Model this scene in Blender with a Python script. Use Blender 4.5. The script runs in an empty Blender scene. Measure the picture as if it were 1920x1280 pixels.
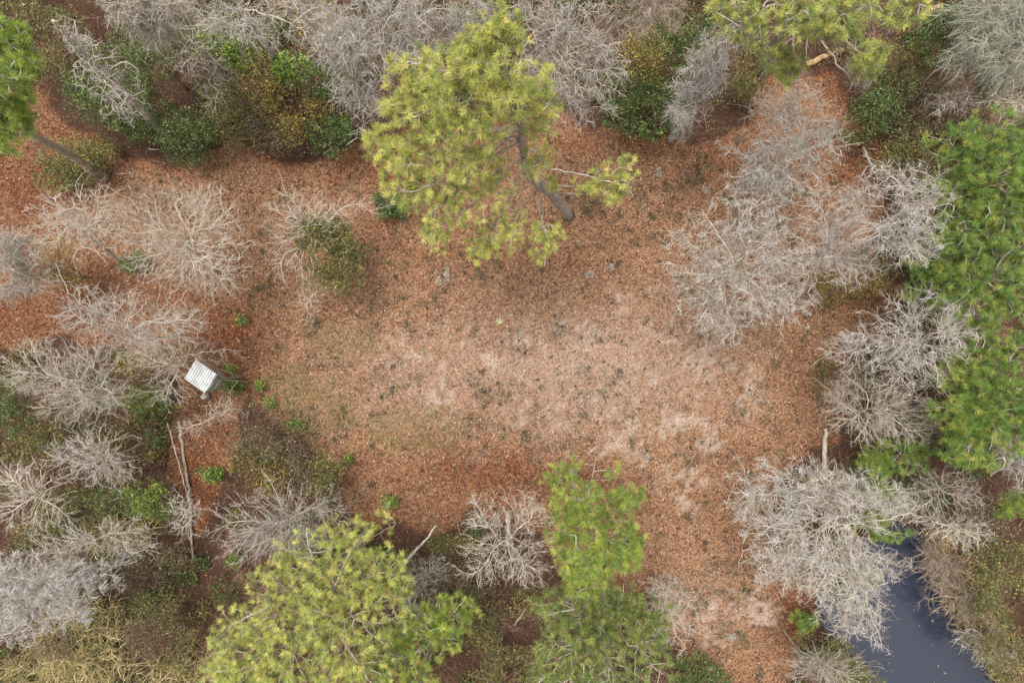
import bpy, math, random
import numpy as np

# ------------------------------------------------------------------ camera, sky, sun, exposure
H = 40.0                      # flying height of the camera above the clearing, metres
PPM = 32.0                    # photograph pixels per metre on the ground
scene = bpy.context.scene
COL = scene.collection

cam_data = bpy.data.cameras.new('camera')
cam_data.sensor_width = 36.0
cam_data.lens = 24.0
cam_data.clip_end = 2000.0
cam = bpy.data.objects.new('camera', cam_data)
cam.location = (0, 0, H)
cam.rotation_euler = (0, 0, 0)
COL.objects.link(cam)
scene.camera = cam

SUN_EL, SUN_AZ = math.radians(74), math.radians(320)
world = bpy.data.worlds.new('World')
scene.world = world
world.use_nodes = True
wn, wl = world.node_tree.nodes, world.node_tree.links
wn.clear()
w_out = wn.new('ShaderNodeOutputWorld')
w_bg = wn.new('ShaderNodeBackground')
w_sky = wn.new('ShaderNodeTexSky')
w_sky.sky_type = 'NISHITA'
w_sky.sun_disc = False
w_sky.sun_elevation = SUN_EL
w_sky.sun_rotation = SUN_AZ
w_sky.dust_density = 4.0
w_hs = wn.new('ShaderNodeHueSaturation')
w_hs.inputs['Saturation'].default_value = 0.03      # cloud cover greys the sky
w_bg.inputs['Strength'].default_value = 0.1
wl.new(w_sky.outputs['Color'], w_hs.inputs['Color'])
wl.new(w_hs.outputs['Color'], w_bg.inputs['Color'])
wl.new(w_bg.outputs['Background'], w_out.inputs['Surface'])

sun_data = bpy.data.lights.new('sun', 'SUN')
sun_data.energy = 1.05
sun_data.angle = math.radians(20)
sun_data.color = (1.0, 0.94, 0.86)
sun = bpy.data.objects.new('sun', sun_data)
# the sun stands over the upper left of the picture
sun.rotation_euler = (math.pi / 2 - SUN_EL, 0, math.radians(180) - SUN_AZ)
COL.objects.link(sun)

scene.view_settings.view_transform = 'Standard'
scene.view_settings.look = 'None'
scene.view_settings.gamma = 1.0
scene.view_settings.use_curve_mapping = False
scene.view_settings.exposure = 2.0

# ------------------------------------------------------------------ helpers
rng = np.random.default_rng(7)
random.seed(7)


def W(px, py, z=0.0):
    s = (H - z) / H / PPM
    return np.array([(px - 960.0) * s, (640.0 - py) * s, z])


def unit(v):
    return v / (np.linalg.norm(v, axis=-1, keepdims=True) + 1e-9)


class Noise:
    """smooth value noise with octaves, for laying out things on the ground"""
    def __init__(self, seed):
        self.t = np.random.default_rng(seed).random((256, 256))

    def one(self, x, y):
        xi, yi = np.floor(x).astype(int), np.floor(y).astype(int)
        fx, fy = x - xi, y - yi
        fx, fy = fx * fx * (3 - 2 * fx), fy * fy * (3 - 2 * fy)
        t = self.t
        a, b = t[xi & 255, yi & 255], t[(xi + 1) & 255, yi & 255]
        c, d = t[xi & 255, (yi + 1) & 255], t[(xi + 1) & 255, (yi + 1) & 255]
        return (a * (1 - fx) + b * fx) * (1 - fy) + (c * (1 - fx) + d * fx) * fy

    def __call__(self, x, y, scale, oct=3):
        v, amp, tot = 0, 1.0, 0
        for o in range(oct):
            v = v + amp * self.one(x / scale * 2 ** o + 37 * o, y / scale * 2 ** o + 91 * o)
            tot += amp
            amp *= .5
        return v / tot


NA, NB, NC = Noise(1), Noise(2), Noise(3)


def inside(poly, px, py):
    r = np.zeros(px.shape, bool)
    n = len(poly)
    for i in range(n):
        x0, y0 = poly[i]
        x1, y1 = poly[(i + 1) % n]
        if y0 == y1:
            continue
        c = ((y0 > py) != (y1 > py)) & (px < (x1 - x0) * (py - y0) / (y1 - y0) + x0)
        r ^= c
    return r


def edge_dist(poly, px, py):
    d = np.full(px.shape, 1e9)
    n = len(poly)
    for i in range(n):
        a = np.array(poly[i], float)
        b = np.array(poly[(i + 1) % n], float)
        ab = b - a
        t = np.clip(((px - a[0]) * ab[0] + (py - a[1]) * ab[1]) / (ab @ ab), 0, 1)
        d = np.minimum(d, np.hypot(px - a[0] - t * ab[0], py - a[1] - t * ab[1]))
    return d


def mesh_from(name, verts, faces, mat, tint=None, smooth=False):
    verts = np.asarray(verts, np.float32)
    faces = [np.asarray(f, np.int32) for f in (faces if isinstance(faces, list) else [faces]) if len(f)]
    me = bpy.data.meshes.new(name)
    me.vertices.add(len(verts))
    me.vertices.foreach_set('co', verts.ravel())
    loops = np.concatenate([f.ravel() for f in faces])
    totals = np.concatenate([np.full(len(f), f.shape[1], np.int32) for f in faces])
    starts = np.concatenate([[0], np.cumsum(totals)[:-1]]).astype(np.int32)
    me.loops.add(len(loops))
    me.loops.foreach_set('vertex_index', loops)
    me.polygons.add(len(totals))
    me.polygons.foreach_set('loop_start', starts)
    me.polygons.foreach_set('loop_total', totals)
    if smooth:
        me.polygons.foreach_set('use_smooth', np.ones(len(totals), bool))
    if tint is not None:
        a = me.attributes.new('tint', 'FLOAT_COLOR', 'POINT')
        c = np.ones((len(verts), 4), np.float32)
        tint = np.asarray(tint)
        c[:, :tint.shape[1]] = tint
        a.data.foreach_set('color', c.ravel())
    me.materials.append(mat)
    me.update(calc_edges=True)
    return me


def link(name, me, parent=None, loc=None):
    o = bpy.data.objects.new(name, me)
    COL.objects.link(o)
    if parent is not None:
        o.parent = parent
    if loc is not None:
        o.location = loc
    return o


def tag(o, label, cat, group=None, kind=None):
    if label:
        o['label'] = label
    if cat:
        o['category'] = cat
    if group:
        o['group'] = group
    if kind:
        o['kind'] = kind
    return o


def thing(name, label, cat, loc, group=None, rotz=0):
    o = bpy.data.objects.new(name, None)
    o.empty_display_size = .3
    COL.objects.link(o)
    o.location = loc
    o.rotation_euler = (0, 0, rotz)
    return tag(o, label, cat, group)


# ------------------------------------------------------------------ materials
def new_mat(name):
    m = bpy.data.materials.new(name)
    m.use_nodes = True
    m.node_tree.nodes.clear()
    return m, m.node_tree.nodes, m.node_tree.links


def leaf_mat(name, trans=.3, rough=.6):
    m, n, l = new_mat(name)
    out = n.new('ShaderNodeOutputMaterial')
    at = n.new('ShaderNodeAttribute')
    at.attribute_name = 'tint'
    b = n.new('ShaderNodeBsdfPrincipled')
    b.inputs['Roughness'].default_value = rough
    b.inputs['Specular IOR Level'].default_value = .25
    l.new(at.outputs['Color'], b.inputs['Base Color'])
    if trans > 0:
        t = n.new('ShaderNodeBsdfTranslucent')
        l.new(at.outputs['Color'], t.inputs['Color'])
        mx = n.new('ShaderNodeMixShader')
        mx.inputs[0].default_value = trans
        l.new(b.outputs[0], mx.inputs[1])
        l.new(t.outputs[0], mx.inputs[2])
        l.new(mx.outputs[0], out.inputs['Surface'])
    else:
        l.new(b.outputs[0], out.inputs['Surface'])
    return m


def bark_mat(name, dark, light, scale=3.0, bump=.5):
    """bark with lichen blotches; the tint attribute varies it along the branches"""
    m, n, l = new_mat(name)
    out = n.new('ShaderNodeOutputMaterial')
    b = n.new('ShaderNodeBsdfPrincipled')
    b.inputs['Roughness'].default_value = .9
    b.inputs['Specular IOR Level'].default_value = .15
    tc = n.new('ShaderNodeTexCoord')
    mp = n.new('ShaderNodeMapping')
    mp.inputs['Scale'].default_value = (1, 1, .35)
    n1 = n.new('ShaderNodeTexNoise')
    n1.inputs['Scale'].default_value = scale
    n1.inputs['Detail'].default_value = 6
    n1.inputs['Roughness'].default_value = .7
    v1 = n.new('ShaderNodeTexVoronoi')
    v1.inputs['Scale'].default_value = scale * 4
    cr = n.new('ShaderNodeValToRGB')
    cr.color_ramp.elements[0].position = .36
    cr.color_ramp.elements[0].color = (*dark, 1)
    cr.color_ramp.elements[1].position = .62
    cr.color_ramp.elements[1].color = (*light, 1)
    at = n.new('ShaderNodeAttribute')
    at.attribute_name = 'tint'
    mul = n.new('ShaderNodeMix')
    mul.data_type = 'RGBA'
    mul.blend_type = 'MULTIPLY'
    mul.inputs[0].default_value = 1
    bp = n.new('ShaderNodeBump')
    bp.inputs['Strength'].default_value = bump
    bp.inputs['Distance'].default_value = .05
    l.new(tc.outputs['Object'], mp.inputs['Vector'])
    l.new(mp.outputs['Vector'], v1.inputs['Vector'])
    l.new(tc.outputs['Object'], n1.inputs['Vector'])
    l.new(n1.outputs['Fac'], cr.inputs['Fac'])
    l.new(cr.outputs['Color'], mul.inputs[6])
    l.new(at.outputs['Color'], mul.inputs[7])
    l.new(mul.outputs[2], b.inputs['Base Color'])
    l.new(v1.outputs['Distance'], bp.inputs['Height'])
    l.new(bp.outputs['Normal'], b.inputs['Normal'])
    l.new(b.outputs[0], out.inputs['Surface'])
    return m


M_NEEDLE = leaf_mat('pine_needles', .5, .45)
M_LEAF = leaf_mat('shrub_leaves', .3, .4)
M_LITTER = leaf_mat('dead_leaves', .08, .8)
M_MOSS = leaf_mat('hanging_moss', .4, .95)
M_GRASS = leaf_mat('dry_grass', .25, .8)
M_TWIG = bark_mat('lichened_twigs', (0.238, 0.207, 0.186), (0.372, 0.343, 0.317), 2.0, .2)
M_BARK = bark_mat('grey_bark', (0.161, 0.138, 0.112), (0.322, 0.289, 0.238), 4.0)
M_PINEBARK = bark_mat('pine_bark', (0.151, 0.116, 0.095), (0.313, 0.261, 0.213), 5.0, .8)
M_LOG = bark_mat('rotting_wood', (0.166, 0.108, 0.058), (0.366, 0.258, 0.142), 3.0, .8)
M_PALELOG = bark_mat('weathered_wood', (0.192, 0.160, 0.128), (0.333, 0.288, 0.237), 3.0, .5)
M_STEM = bark_mat('brown_stems', (0.096, 0.068, 0.048), (0.192, 0.144, 0.104), 4.0, .2)


# ------------------------------------------------------------------ geometry
def prisms(p0, p1, r0, r1, sides):
    """one tapering prism for each branch segment"""
    n = len(p0)
    d = unit(p1 - p0)
    up = np.where(np.abs(d[:, 2:3]) > .9, np.array([[1., 0, 0]]), np.array([[0, 0, 1.]]))
    u = unit(np.cross(d, up))
    v = np.cross(d, u)
    ang = np.arange(sides) * 2 * math.pi / sides
    ring = np.cos(ang)[None, :, None] * u[:, None, :] + np.sin(ang)[None, :, None] * v[:, None, :]
    a = p0[:, None, :] + ring * r0[:, None, None]
    b = p1[:, None, :] + ring * r1[:, None, None]
    verts = np.concatenate([a, b], 1).reshape(-1, 3)
    k = np.arange(sides)
    k2 = (k + 1) % sides
    f = np.stack([k, k2, k2 + sides, k + sides], 1)
    faces = (np.arange(n)[:, None, None] * 2 * sides + f[None]).reshape(-1, 4)
    return verts, faces


def smooth_path(pts, step=.4):
    pts = np.asarray(pts, float)
    if len(pts) == 2:
        k = max(3, int(np.linalg.norm(pts[1] - pts[0]) / step))
        t = np.linspace(0, 1, k)[:, None]
        return pts[0] * (1 - t) + pts[1] * t
    P = np.vstack([2 * pts[0] - pts[1], pts, 2 * pts[-1] - pts[-2]])
    out = []
    for i in range(1, len(P) - 2):
        k = max(2, int(np.linalg.norm(P[i + 1] - P[i]) / step))
        t = np.linspace(0, 1, k, endpoint=False)[:, None]
        a, b, c, d = P[i - 1], P[i], P[i + 1], P[i + 2]
        out.append(.5 * (2 * b + (c - a) * t + (2 * a - 5 * b + 4 * c - d) * t * t + (3 * b - a - 3 * c + d) * t ** 3))
    out.append(P[-2][None])
    return np.vstack(out)


def tube(path, radii, sides, rough=.12, cap=True, seed=0):
    r = np.random.default_rng(seed)
    n = len(path)
    d = unit(np.gradient(path, axis=0))
    ref = np.array([1., 0, 0]) if abs(d[0][0]) < .8 else np.array([0, 1., 0])
    u = unit(np.cross(d, ref))
    v = np.cross(d, u)
    ang = np.arange(sides) * 2 * math.pi / sides
    ring = np.cos(ang)[None, :, None] * u[:, None] + np.sin(ang)[None, :, None] * v[:, None]
    rad = radii[:, None] * (1 + rough * r.standard_normal((n, sides)))
    verts = (path[:, None] + ring * rad[..., None]).reshape(-1, 3)
    k = np.arange(sides)
    k2 = (k + 1) % sides
    f = np.stack([k, k2, k2 + sides, k + sides], 1)
    faces = [(np.arange(n - 1)[:, None, None] * sides + f[None]).reshape(-1, 4)]
    if cap:
        faces.append(np.arange(sides)[None, ::-1])
        faces.append(((n - 1) * sides + np.arange(sides))[None])
    return verts, faces


def connect(root, root_len, pts, bf):
    """join crown points to the trunk: each takes the cheapest of distance + bf * length of sap path"""
    n, R = len(pts), len(root)
    d = np.linalg.norm(pts[:, None] - root[None], axis=2)
    c = d + bf * root_len[None]
    par = c.argmin(1)
    dist = d[np.arange(n), par]
    cost = c[np.arange(n), par]
    L = np.zeros(n)
    rl = root_len
    order = []
    open_cost = cost.copy()
    for _ in range(n):
        i = int(open_cost.argmin())
        order.append(i)
        p = par[i]
        L[i] = (rl[p] if p < R else L[p - R]) + dist[i]
        dv = pts - pts[i]
        di = np.sqrt(np.einsum('ij,ij->i', dv, dv))
        ci = di + bf * L[i]
        better = (ci < open_cost) & np.isfinite(open_cost)
        open_cost[i] = np.inf
        better[i] = False
        open_cost[better] = ci[better]
        par[better] = R + i
        dist[better] = di[better]
    return par, order


def lobe_points(lobes, n, r, power=.45, grow=1.0, gaps=0.0, gap_size=.9, keep=.62):
    """random points in the ellipsoids that make up a crown; lobes are (px, py, rx, ry, z, rz) in photograph pixels and metres"""
    L = np.array(lobes, float)
    L[:, 2:4] *= grow
    w = L[:, 2] * L[:, 3]
    want, n = n, (n if gaps <= 0 else n * 3)
    k = r.choice(len(L), n, p=w / w.sum())
    d = unit(r.standard_normal((n, 3)))
    d = d * (r.random((n, 1)) ** power)
    q = L[k]
    s = (H - q[:, 4]) / H / PPM
    P = np.stack([(q[:, 0] - 960) * s + d[:, 0] * q[:, 2] * s,
                  (640 - q[:, 1]) * s + d[:, 1] * q[:, 3] * s,
                  np.maximum(q[:, 4] + d[:, 2] * q[:, 5], .1)], 1)
    out = r.random(n) < .15            # a few shoots reach beyond the rest
    if grow > 1.3:
        cen = np.stack([(q[:, 0] - 960) * s, (640 - q[:, 1]) * s, q[:, 4]], 1)
        P[out] = cen[out] + (P[out] - cen[out]) * (1.1 + .35 * r.random((out.sum(), 1)))
        P[:, 2] = np.maximum(P[:, 2], .1)
    if gaps > 0:                     # clumps with openings between them
        v = .5 * NA(P[:, 0] + P[:, 2], P[:, 1], gap_size, 2) + .5 * NB(P[:, 1] - P[:, 2], P[:, 0] + P[:, 2], gap_size, 2)
        v = v + gaps * r.normal(0, .12, n)
        P = P[np.argsort(-v)[:int(n * keep)]]
        P = P[r.permutation(len(P))[:want]]
    return P


def needles(pos, dirs, r, count, length, width, pal, weights, spread=.85):
    n = len(pos)
    dd = unit(dirs[:, None, :] * .75 + np.array([0, 0, .25]) + spread * unit(r.standard_normal((n, count, 3))))
    ln = length * (.7 + .5 * r.random((n, count, 1))) * (.6 + .65 * r.random((n, 1, 1)))
    base = pos[:, None] + dd * .03 + .03 * r.standard_normal((n, count, 3))
    tip = base + dd * ln
    side = unit(np.cross(dd, r.standard_normal((n, count, 3)))) * width * .5
    V = np.stack([base - side, base + side, tip], 2).reshape(-1, 3)
    F = np.arange(n * count * 3).reshape(-1, 3)
    pal = np.array(pal)
    c = pal[r.choice(len(pal), n, p=np.array(weights) / sum(weights))]
    c = c * (.8 + .4 * r.random((n, 1)))
    cc = c[:, None] * (.8 + .4 * r.random((n, count, 1)))
    T = np.repeat(cc.reshape(-1, 3), 3, 0)
    return V, F, T


def leaves(pos, r, size, cols, up=.6, three=False):
    """one bent four-cornered leaf at each point"""
    n = len(pos)
    nrm = unit(r.standard_normal((n, 3)) + np.array([0, 0, up * 1.6]))
    a = unit(np.cross(nrm, r.standard_normal((n, 3))))
    b = np.cross(nrm, a)
    s = size * (.5 + 1.1 * r.random((n, 1)) ** 1.6)
    w = s * (.35 + .25 * r.random((n, 1)))
    if three:
        V = np.stack([pos - a * s * .45 - b * w * .62, pos - a * s * .45 + b * w * .62, pos + a * s * .55], 1).reshape(-1, 3)
        return V, np.arange(n * 3).reshape(-1, 3), np.repeat(cols, 3, 0)
    V = np.stack([pos - a * s * .5, pos + b * w * .5 - nrm * s * .06, pos + a * s * .5, pos - b * w * .5 - nrm * s * .06], 1).reshape(-1, 3)
    F = np.arange(n * 4).reshape(-1, 4)
    return V, F, np.repeat(cols, 4, 0)


def strands(pos, r, length, width, cols, side=.6):
    """hanging tapering strips of moss, each with a bend"""
    n = len(pos)
    d = unit(np.concatenate([r.standard_normal((n, 2)) * side, -np.ones((n, 1))], 1))
    ln = length * (.4 + .9 * r.random((n, 1)))
    w = width * (.5 + .9 * r.random((n, 1)))
    s = unit(np.cross(d, r.standard_normal((n, 3)))) * w * .5
    mid = pos + d * ln * .5 + r.standard_normal((n, 3)) * ln * .1
    end = mid + unit(d + np.array([0, 0, -.5])) * ln * .5 + r.standard_normal((n, 3)) * ln * .08
    V = np.stack([pos - s * .7, pos + s * .7, mid + s, mid - s, end], 1).reshape(-1, 3)
    k = np.arange(n)[:, None] * 5
    return V, [k + np.array([[0, 1, 2, 3]]), k + np.array([[3, 2, 4]])], np.repeat(cols, 5, 0)


SEED = [100]
TRIS = {}


def count(kind, n):
    TRIS[kind] = TRIS.get(kind, 0) + n


PALES = {
    'tan': (1.34, 1.30, 1.17), 'white': (1.10, 1.08, 1.0), 'grey': (.95, .93, .86), 'brown': (.72, .62, .52), 'warm': (1.10, 1.06, .95),
}
MOSSC = {'grey': (0.388, 0.362, 0.335), 'pale': (0.473, 0.448, 0.422), 'tan': (0.366, 0.323, 0.271), 'green': (0.324, 0.334, 0.260), 'brown': (0.324, 0.269, 0.228)}


def tree(name, label, cat, group, lobes, tips, trunk=None, r_base=None, bf=.45, tone='grey', moss=0, moss_len=.5, moss_col='grey',
         twig=.011, twiglets=2, twig_len=.38, pine=None, leaf=None, first=.35, power=.5, bark=None, limbs=12, grow=None, gaps=None):
    """a tree or shrub: trunk, main limbs, twigs and what grows on them"""
    SEED[0] += 1
    r = np.random.default_rng(SEED[0])
    L = np.array(lobes, float)
    area = L[:, 2] * L[:, 3]
    cz = float((L[:, 4] * area).sum() / area.sum())
    ctr = np.array([(L[:, 0] * area).sum(), (L[:, 1] * area).sum()]) / area.sum()
    if trunk is None:
        top = W(ctr[0], ctr[1], cz)
        base = np.array([top[0], top[1], 0]) + np.array([*(r.standard_normal(2) * .3), 0])
        mid = base * .5 + top * .5 + np.array([*(r.standard_normal(2) * .035 * cz), 0])
        tp = [base, mid, top]
    else:
        tp = [W(*q) for q in trunk]
    path = smooth_path(tp, .35)
    path[0, 2] = min(path[0, 2], -.15)
    seg = np.linalg.norm(np.diff(path, axis=0), axis=1)
    plen = np.concatenate([[0], np.cumsum(seg)])
    base = path[0].copy()
    base[2] = 0
    path = path - base
    if len(path) > 4:
        path[1:-1] += r.standard_normal((len(path) - 2, 3)) * .02
    if not leaf and not pine:
        twig *= .6
    # crown skeleton
    if grow is None:
        grow = 1.22 if pine else (1.25 if leaf else 1.42)
    if gaps is None:
        gaps = 1.0
    if not leaf and not pine:
        tips = int(tips * 1.15)
    pts = lobe_points(lobes, tips, r, power, grow, gaps, .8 if pine else (.85 if leaf else 1.0), .42 if leaf else .62) - base
    tips = len(pts)
    lo = int(first * (len(path) - 1))
    R = len(path) - lo
    root, rl = path[lo:], plen[lo:] * .6
    # a bough for each lobe of the crown, bent on its way out from the trunk
    SP, SL, SPAR, SID = [], [], [], []
    if not leaf:
        for q, lb in enumerate(lobes):
            for rpt in range(2 if lb[2] * lb[3] > 2200 and not pine else 1):
                c_ = W(lb[0], lb[1], lb[4]) - base
                sc = (H - lb[4]) / H / PPM
                if rpt:
                    c_ = c_ + np.array([*(r.standard_normal(2) * .45 * lb[2] * sc), 0])
                dd = np.linalg.norm(c_ - root, axis=1) + .55 * rl + np.where(root[:, 2] > c_[2] - .15 * abs(c_[2]), 1.5, 0)
                k_ = int(np.argmin(dd))
                v_ = c_ - root[k_]
                h_ = unit(np.array([v_[0], v_[1], 0]) + r.normal(0, .25, 3) * np.array([1, 1, 0]))
                e_ = c_ + h_ * lb[2] * sc * r.uniform(.35, .85)
                ln_ = np.linalg.norm(e_ - root[k_])
                m1 = root[k_] + v_ * .4 + r.standard_normal(3) * .09 * ln_ + np.array([0, 0, .06 * ln_])
                m2 = c_ + r.standard_normal(3) * .06 * ln_
                sp_ = smooth_path([root[k_], m1, m2, e_], .3)[1:]
                sp_ = sp_ + r.standard_normal(sp_.shape) * .03
                prev, plen_ = k_, rl[k_]
                last = root[k_]
                for w_ in sp_:
                    plen_ += np.linalg.norm(w_ - last) * .7
                    SPAR.append(prev)
                    prev = R + len(SP)
                    SP.append(w_)
                    SL.append(plen_)
                    SID.append(q * 2 + rpt)
                    last = w_
    S = len(SP)
    Q = R + S
    allroot = np.vstack([root, np.array(SP)]) if S else root
    alllen = np.concatenate([rl, np.array(SL)]) if S else rl
    par, order = connect(allroot, alllen, pts, bf)
    nodes = np.vstack([allroot, pts])
    parent = np.concatenate([np.full(R, -1), np.array(SPAR, int), par])
    e = 2.75 if leaf or pine else 3.3
    flow = np.zeros(Q + tips)
    flow[R:] = twig ** e
    kids = np.zeros(Q + tips, int)
    seq = list(range(R, Q)) + [Q + i for i in order]
    for i in seq[::-1]:
        p = parent[i]
        flow[p] += flow[i]
        kids[p] += 1
    rad = flow ** (1 / e)
    # which limb each node belongs to
    limb_of = np.full(Q + tips, -1)
    size = {}
    for i in seq:
        p = parent[i]
        limb_of[i] = (100000 + SID[i - R]) if i < Q else (i if p < R else limb_of[p])
        size[limb_of[i]] = size.get(limb_of[i], 0) + 1
    idx = np.arange(Q, Q + tips)
    p0, p1 = nodes[parent[idx]], nodes[idx]
    r1 = rad[idx]
    r0 = np.where(parent[idx] < Q, r1, np.minimum(rad[parent[idx]], r1 * 1.5))
    ln = np.linalg.norm(p1 - p0, axis=1)
    mid = (p0 + p1) / 2 + r.standard_normal((tips, 3)) * (.04 * ln)[:, None] + np.array([0, 0, 1.]) * (.04 * ln)[:, None]
    lg = ln > .38
    mid[~lg] = p1[~lg]
    rm = np.where(lg, (r0 + r1) / 2, r1)
    A, B = np.vstack([p0, mid[lg]]), np.vstack([mid, p1[lg]])
    RA, RB = np.concatenate([r0, rm[lg]]), np.concatenate([rm, r1[lg]])
    LB = np.concatenate([limb_of[idx], limb_of[idx][lg]])
    if S:
        si = np.arange(R, Q)
        sr0 = np.where(parent[si] < R, rad[si] * 1.08, rad[parent[si]])
        A, B = np.vstack([A, nodes[parent[si]]]), np.vstack([B, nodes[si]])
        RA, RB = np.concatenate([RA, sr0]), np.concatenate([RB, rad[si]])
        LB = np.concatenate([LB, limb_of[si]])

    o = thing(name, label, cat, base, group)
    # trunk
    if r_base is None:
        r_base = max(.04, 1.15 * (flow[:R].sum()) ** (1 / e))
    t = plen / plen[-1]
    tr = r_base * (1 - .62 * t) * (1 + .35 * np.exp(-t * 14))
    sides = 10 if r_base > .1 else 6
    V, F = tube(path, tr, sides, .07, True, SEED[0])
    tone_c = np.array(PALES[tone])
    bm_ = bark or M_BARK
    tt = np.ones((len(V), 3)) * (tone_c if bark is None or tone == 'tan' else 1)
    link('trunk' if r_base > .06 else 'stem', mesh_from('trunk', V, F, bm_, tt, True), o)
    count(cat, len(V) * 2)
    # limbs
    thick = (RA > twig * 2.6)
    done = np.zeros(len(A), bool)
    for k, _ in sorted(size.items(), key=lambda q: -q[1])[:limbs]:
        m = thick & (LB == k)
        if m.sum() < 2:
            continue
        V, F = prisms(A[m], B[m], RA[m], RB[m], 5)
        tt = np.ones((len(V), 3)) * tone_c * (.9 + .2 * r.random())
        link('limb', mesh_from('limb', V, F, bm_ if bark is not None else M_TWIG, tt, True), o)
        count(cat, len(F) * 2)
        done |= m
    # twigs
    ta, tb, tra, trb = A[~done], B[~done], RA[~done], RB[~done]
    pd = unit(p1 - p0)
    if twiglets:
        k = twiglets + (0 if leaf or pine or twiglets < 2 else 1)
        src = np.repeat(p1, k, 0) - np.repeat(p1 - p0, k, 0) * (r.random((tips * k, 1)) * .8)
        dr = unit(np.repeat(pd, k, 0) + .7 * r.standard_normal((tips * k, 3)))
        end = src + dr * twig_len * (.35 + r.random((tips * k, 1)))
        ta, tb = np.vstack([ta, src]), np.vstack([tb, end])
        tra = np.concatenate([tra, np.full(len(src), twig * .85)])
        trb = np.concatenate([trb, np.full(len(src), twig * .4)])
    V, F = prisms(ta, tb, tra, trb, 3)
    sh = (.72 + .5 * r.random((len(ta), 1))) * tone_c
    tw = link('twigs', mesh_from('twigs', V, F, M_TWIG if leaf is None else M_STEM, np.repeat(sh, 6, 0), False), o)
    tw['kind'] = 'stuff'
    count(cat, len(F) * 2)
    # hanging moss
    if moss:
        moss = int(moss * 1.6)
        k = np.repeat(r.integers(0, len(ta), moss // 9 + 1), 9)[:moss]
        pos = ta[k] + (tb[k] - ta[k]) * r.random((moss, 1)) + r.normal(0, .045, (moss, 3))
        cb = np.repeat(r.random((moss // 9 + 1, 1)), 9, 0)[:moss]
        mc = np.array(MOSSC[moss_col]) * (.6 + .4 * cb + .25 * r.random((moss, 1)))
        V, F, T = strands(pos, r, moss_len * .62, .024, mc, 1.1)
        mo = link('hanging_moss', mesh_from('hanging_moss', V, F, M_MOSS, T), o)
        mo['kind'] = 'stuff'
        count('moss', moss * 3)
    # needles
    if pine:
        w, ln_, cnt, pal, wt = pine
        tipn = kids[idx] == 0
        pos = np.vstack([p1, (p1 * .6 + p0 * .4)[tipn]])
        dr = np.vstack([pd, pd[tipn]])
        V, F, T = needles(pos, dr, r, cnt, ln_, w, pal, wt)
        c = link('crown', mesh_from('crown', V, F, M_NEEDLE, T), o)
        c['kind'] = 'stuff'
        count('needles', len(F))
    # leaves
    if leaf:
        num, sz, pal, wt = leaf
        k = r.integers(0, tips, num)
        pos = p1[k] + r.standard_normal((num, 3)) * np.array([.13, .13, .10])
        pos[:, 2] = np.maximum(pos[:, 2], .02)
        pal = np.array(pal)
        tipc = pal[r.choice(len(pal), tips, p=np.array(wt) / sum(wt))]
        c = np.where(r.random((num, 1)) < .7, tipc[k], pal[r.choice(len(pal), num, p=np.array(wt) / sum(wt))])
        c = c * (.35 + 1.4 * r.random((num, 1)) ** 1.4)
        V, F, T = leaves(pos, r, sz, c)
        c = link('crown', mesh_from('crown', V, F, M_LEAF, T), o)
        c['kind'] = 'stuff'
        count('leaves', num * 2)
    return o


# ------------------------------------------------------------------ ground and pond
POND = [(1648, 1002), (1690, 984), (1728, 1000), (1735, 1050), (1768, 1100), (1802, 1150), (1834, 1195), (1862, 1245), (1890, 1300), (1930, 1400),
        (1990, 1520), (1640, 1520), (1625, 1400), (1650, 1290), (1618, 1222), (1562, 1196), (1556, 1140), (1610, 1090), (1632, 1040)]
CLEAR = [(-300, 300), (0, 280), (60, 170), (130, 225), (230, 270), (330, 310), (450, 275), (560, 300), (690, 270), (760, 230), (1050, 215), (1130, 240),
         (1200, 272), (1280, 262), (1400, 215), (1450, 120), (1560, 140), (1640, 275), (1690, 340), (1620, 500), (1720, 560), (1590, 640), (1590, 830),
         (1480, 870), (1440, 1000), (1545, 1120), (1500, 1200), (1460, 1300), (1300, 1300), (1215, 1120), (1030, 1080), (1020, 1000), (880, 960), (760, 1010),
         (650, 930), (580, 820), (470, 760), (430, 900), (380, 1010), (330, 900), (345, 760), (240, 640), (0, 650), (-300, 660)]


def blobs(px, py, lst):
    v = np.zeros(px.shape)
    for x, y, a, b, s in lst:
        v = np.maximum(v, s * np.exp(-(((px - x) / a) ** 2 + ((py - y) / b) ** 2)))
    return v


RED = [(60, 340, 170, 130, .75), (120, 590, 220, 100, .85), (420, 650, 75, 100, 1.), (940, 880, 170, 75, .95), (1610, 300, 70, 90, 1.), (1340, 290, 130, 60, .55),
       (1650, 580, 100, 50, .7), (220, 245, 150, 60, .9), (1560, 130, 90, 70, 1.), (690, 310, 120, 50, .6), (1180, 240, 140, 60, .7), (1510, 1150, 60, 60, 1.),
       (380, 900, 80, 160, 1.), (1000, 1180, 90, 120, 1.), (1112, 580, 38, 45, .75), (945, 650, 40, 42, .6), (860, 480, 170, 50, .35), (660, 900, 90, 60, .5),
       (1110, 760, 60, 50, .2), (1480, 680, 70, 110, .3), (1440, 920, 60, 80, .35), (1120, 1110, 90, 60, .8)]
SAND = [(1080, 700, 280, 120, .42), (1225, 618, 32, 12, .9), (1320, 680, 80, 24, .85), (1410, 735, 38, 40, .75), (1290, 795, 90, 16, .85), (1332, 826, 26, 14, .9),
        (1140, 822, 90, 32, .55), (830, 752, 34, 38, .8), (920, 690, 34, 42, .65), (1255, 890, 60, 30, .55), (1280, 950, 34, 16, .65), (1390, 1140, 70, 32, .65),
        (765, 655, 60, 30, .5), (1195, 800, 70, 22, .7), (1140, 640, 60, 18, .6), (870, 700, 190, 60, .35), (1310, 1190, 80, 60, .35), (1170, 570, 80, 40, .35)]
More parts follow.
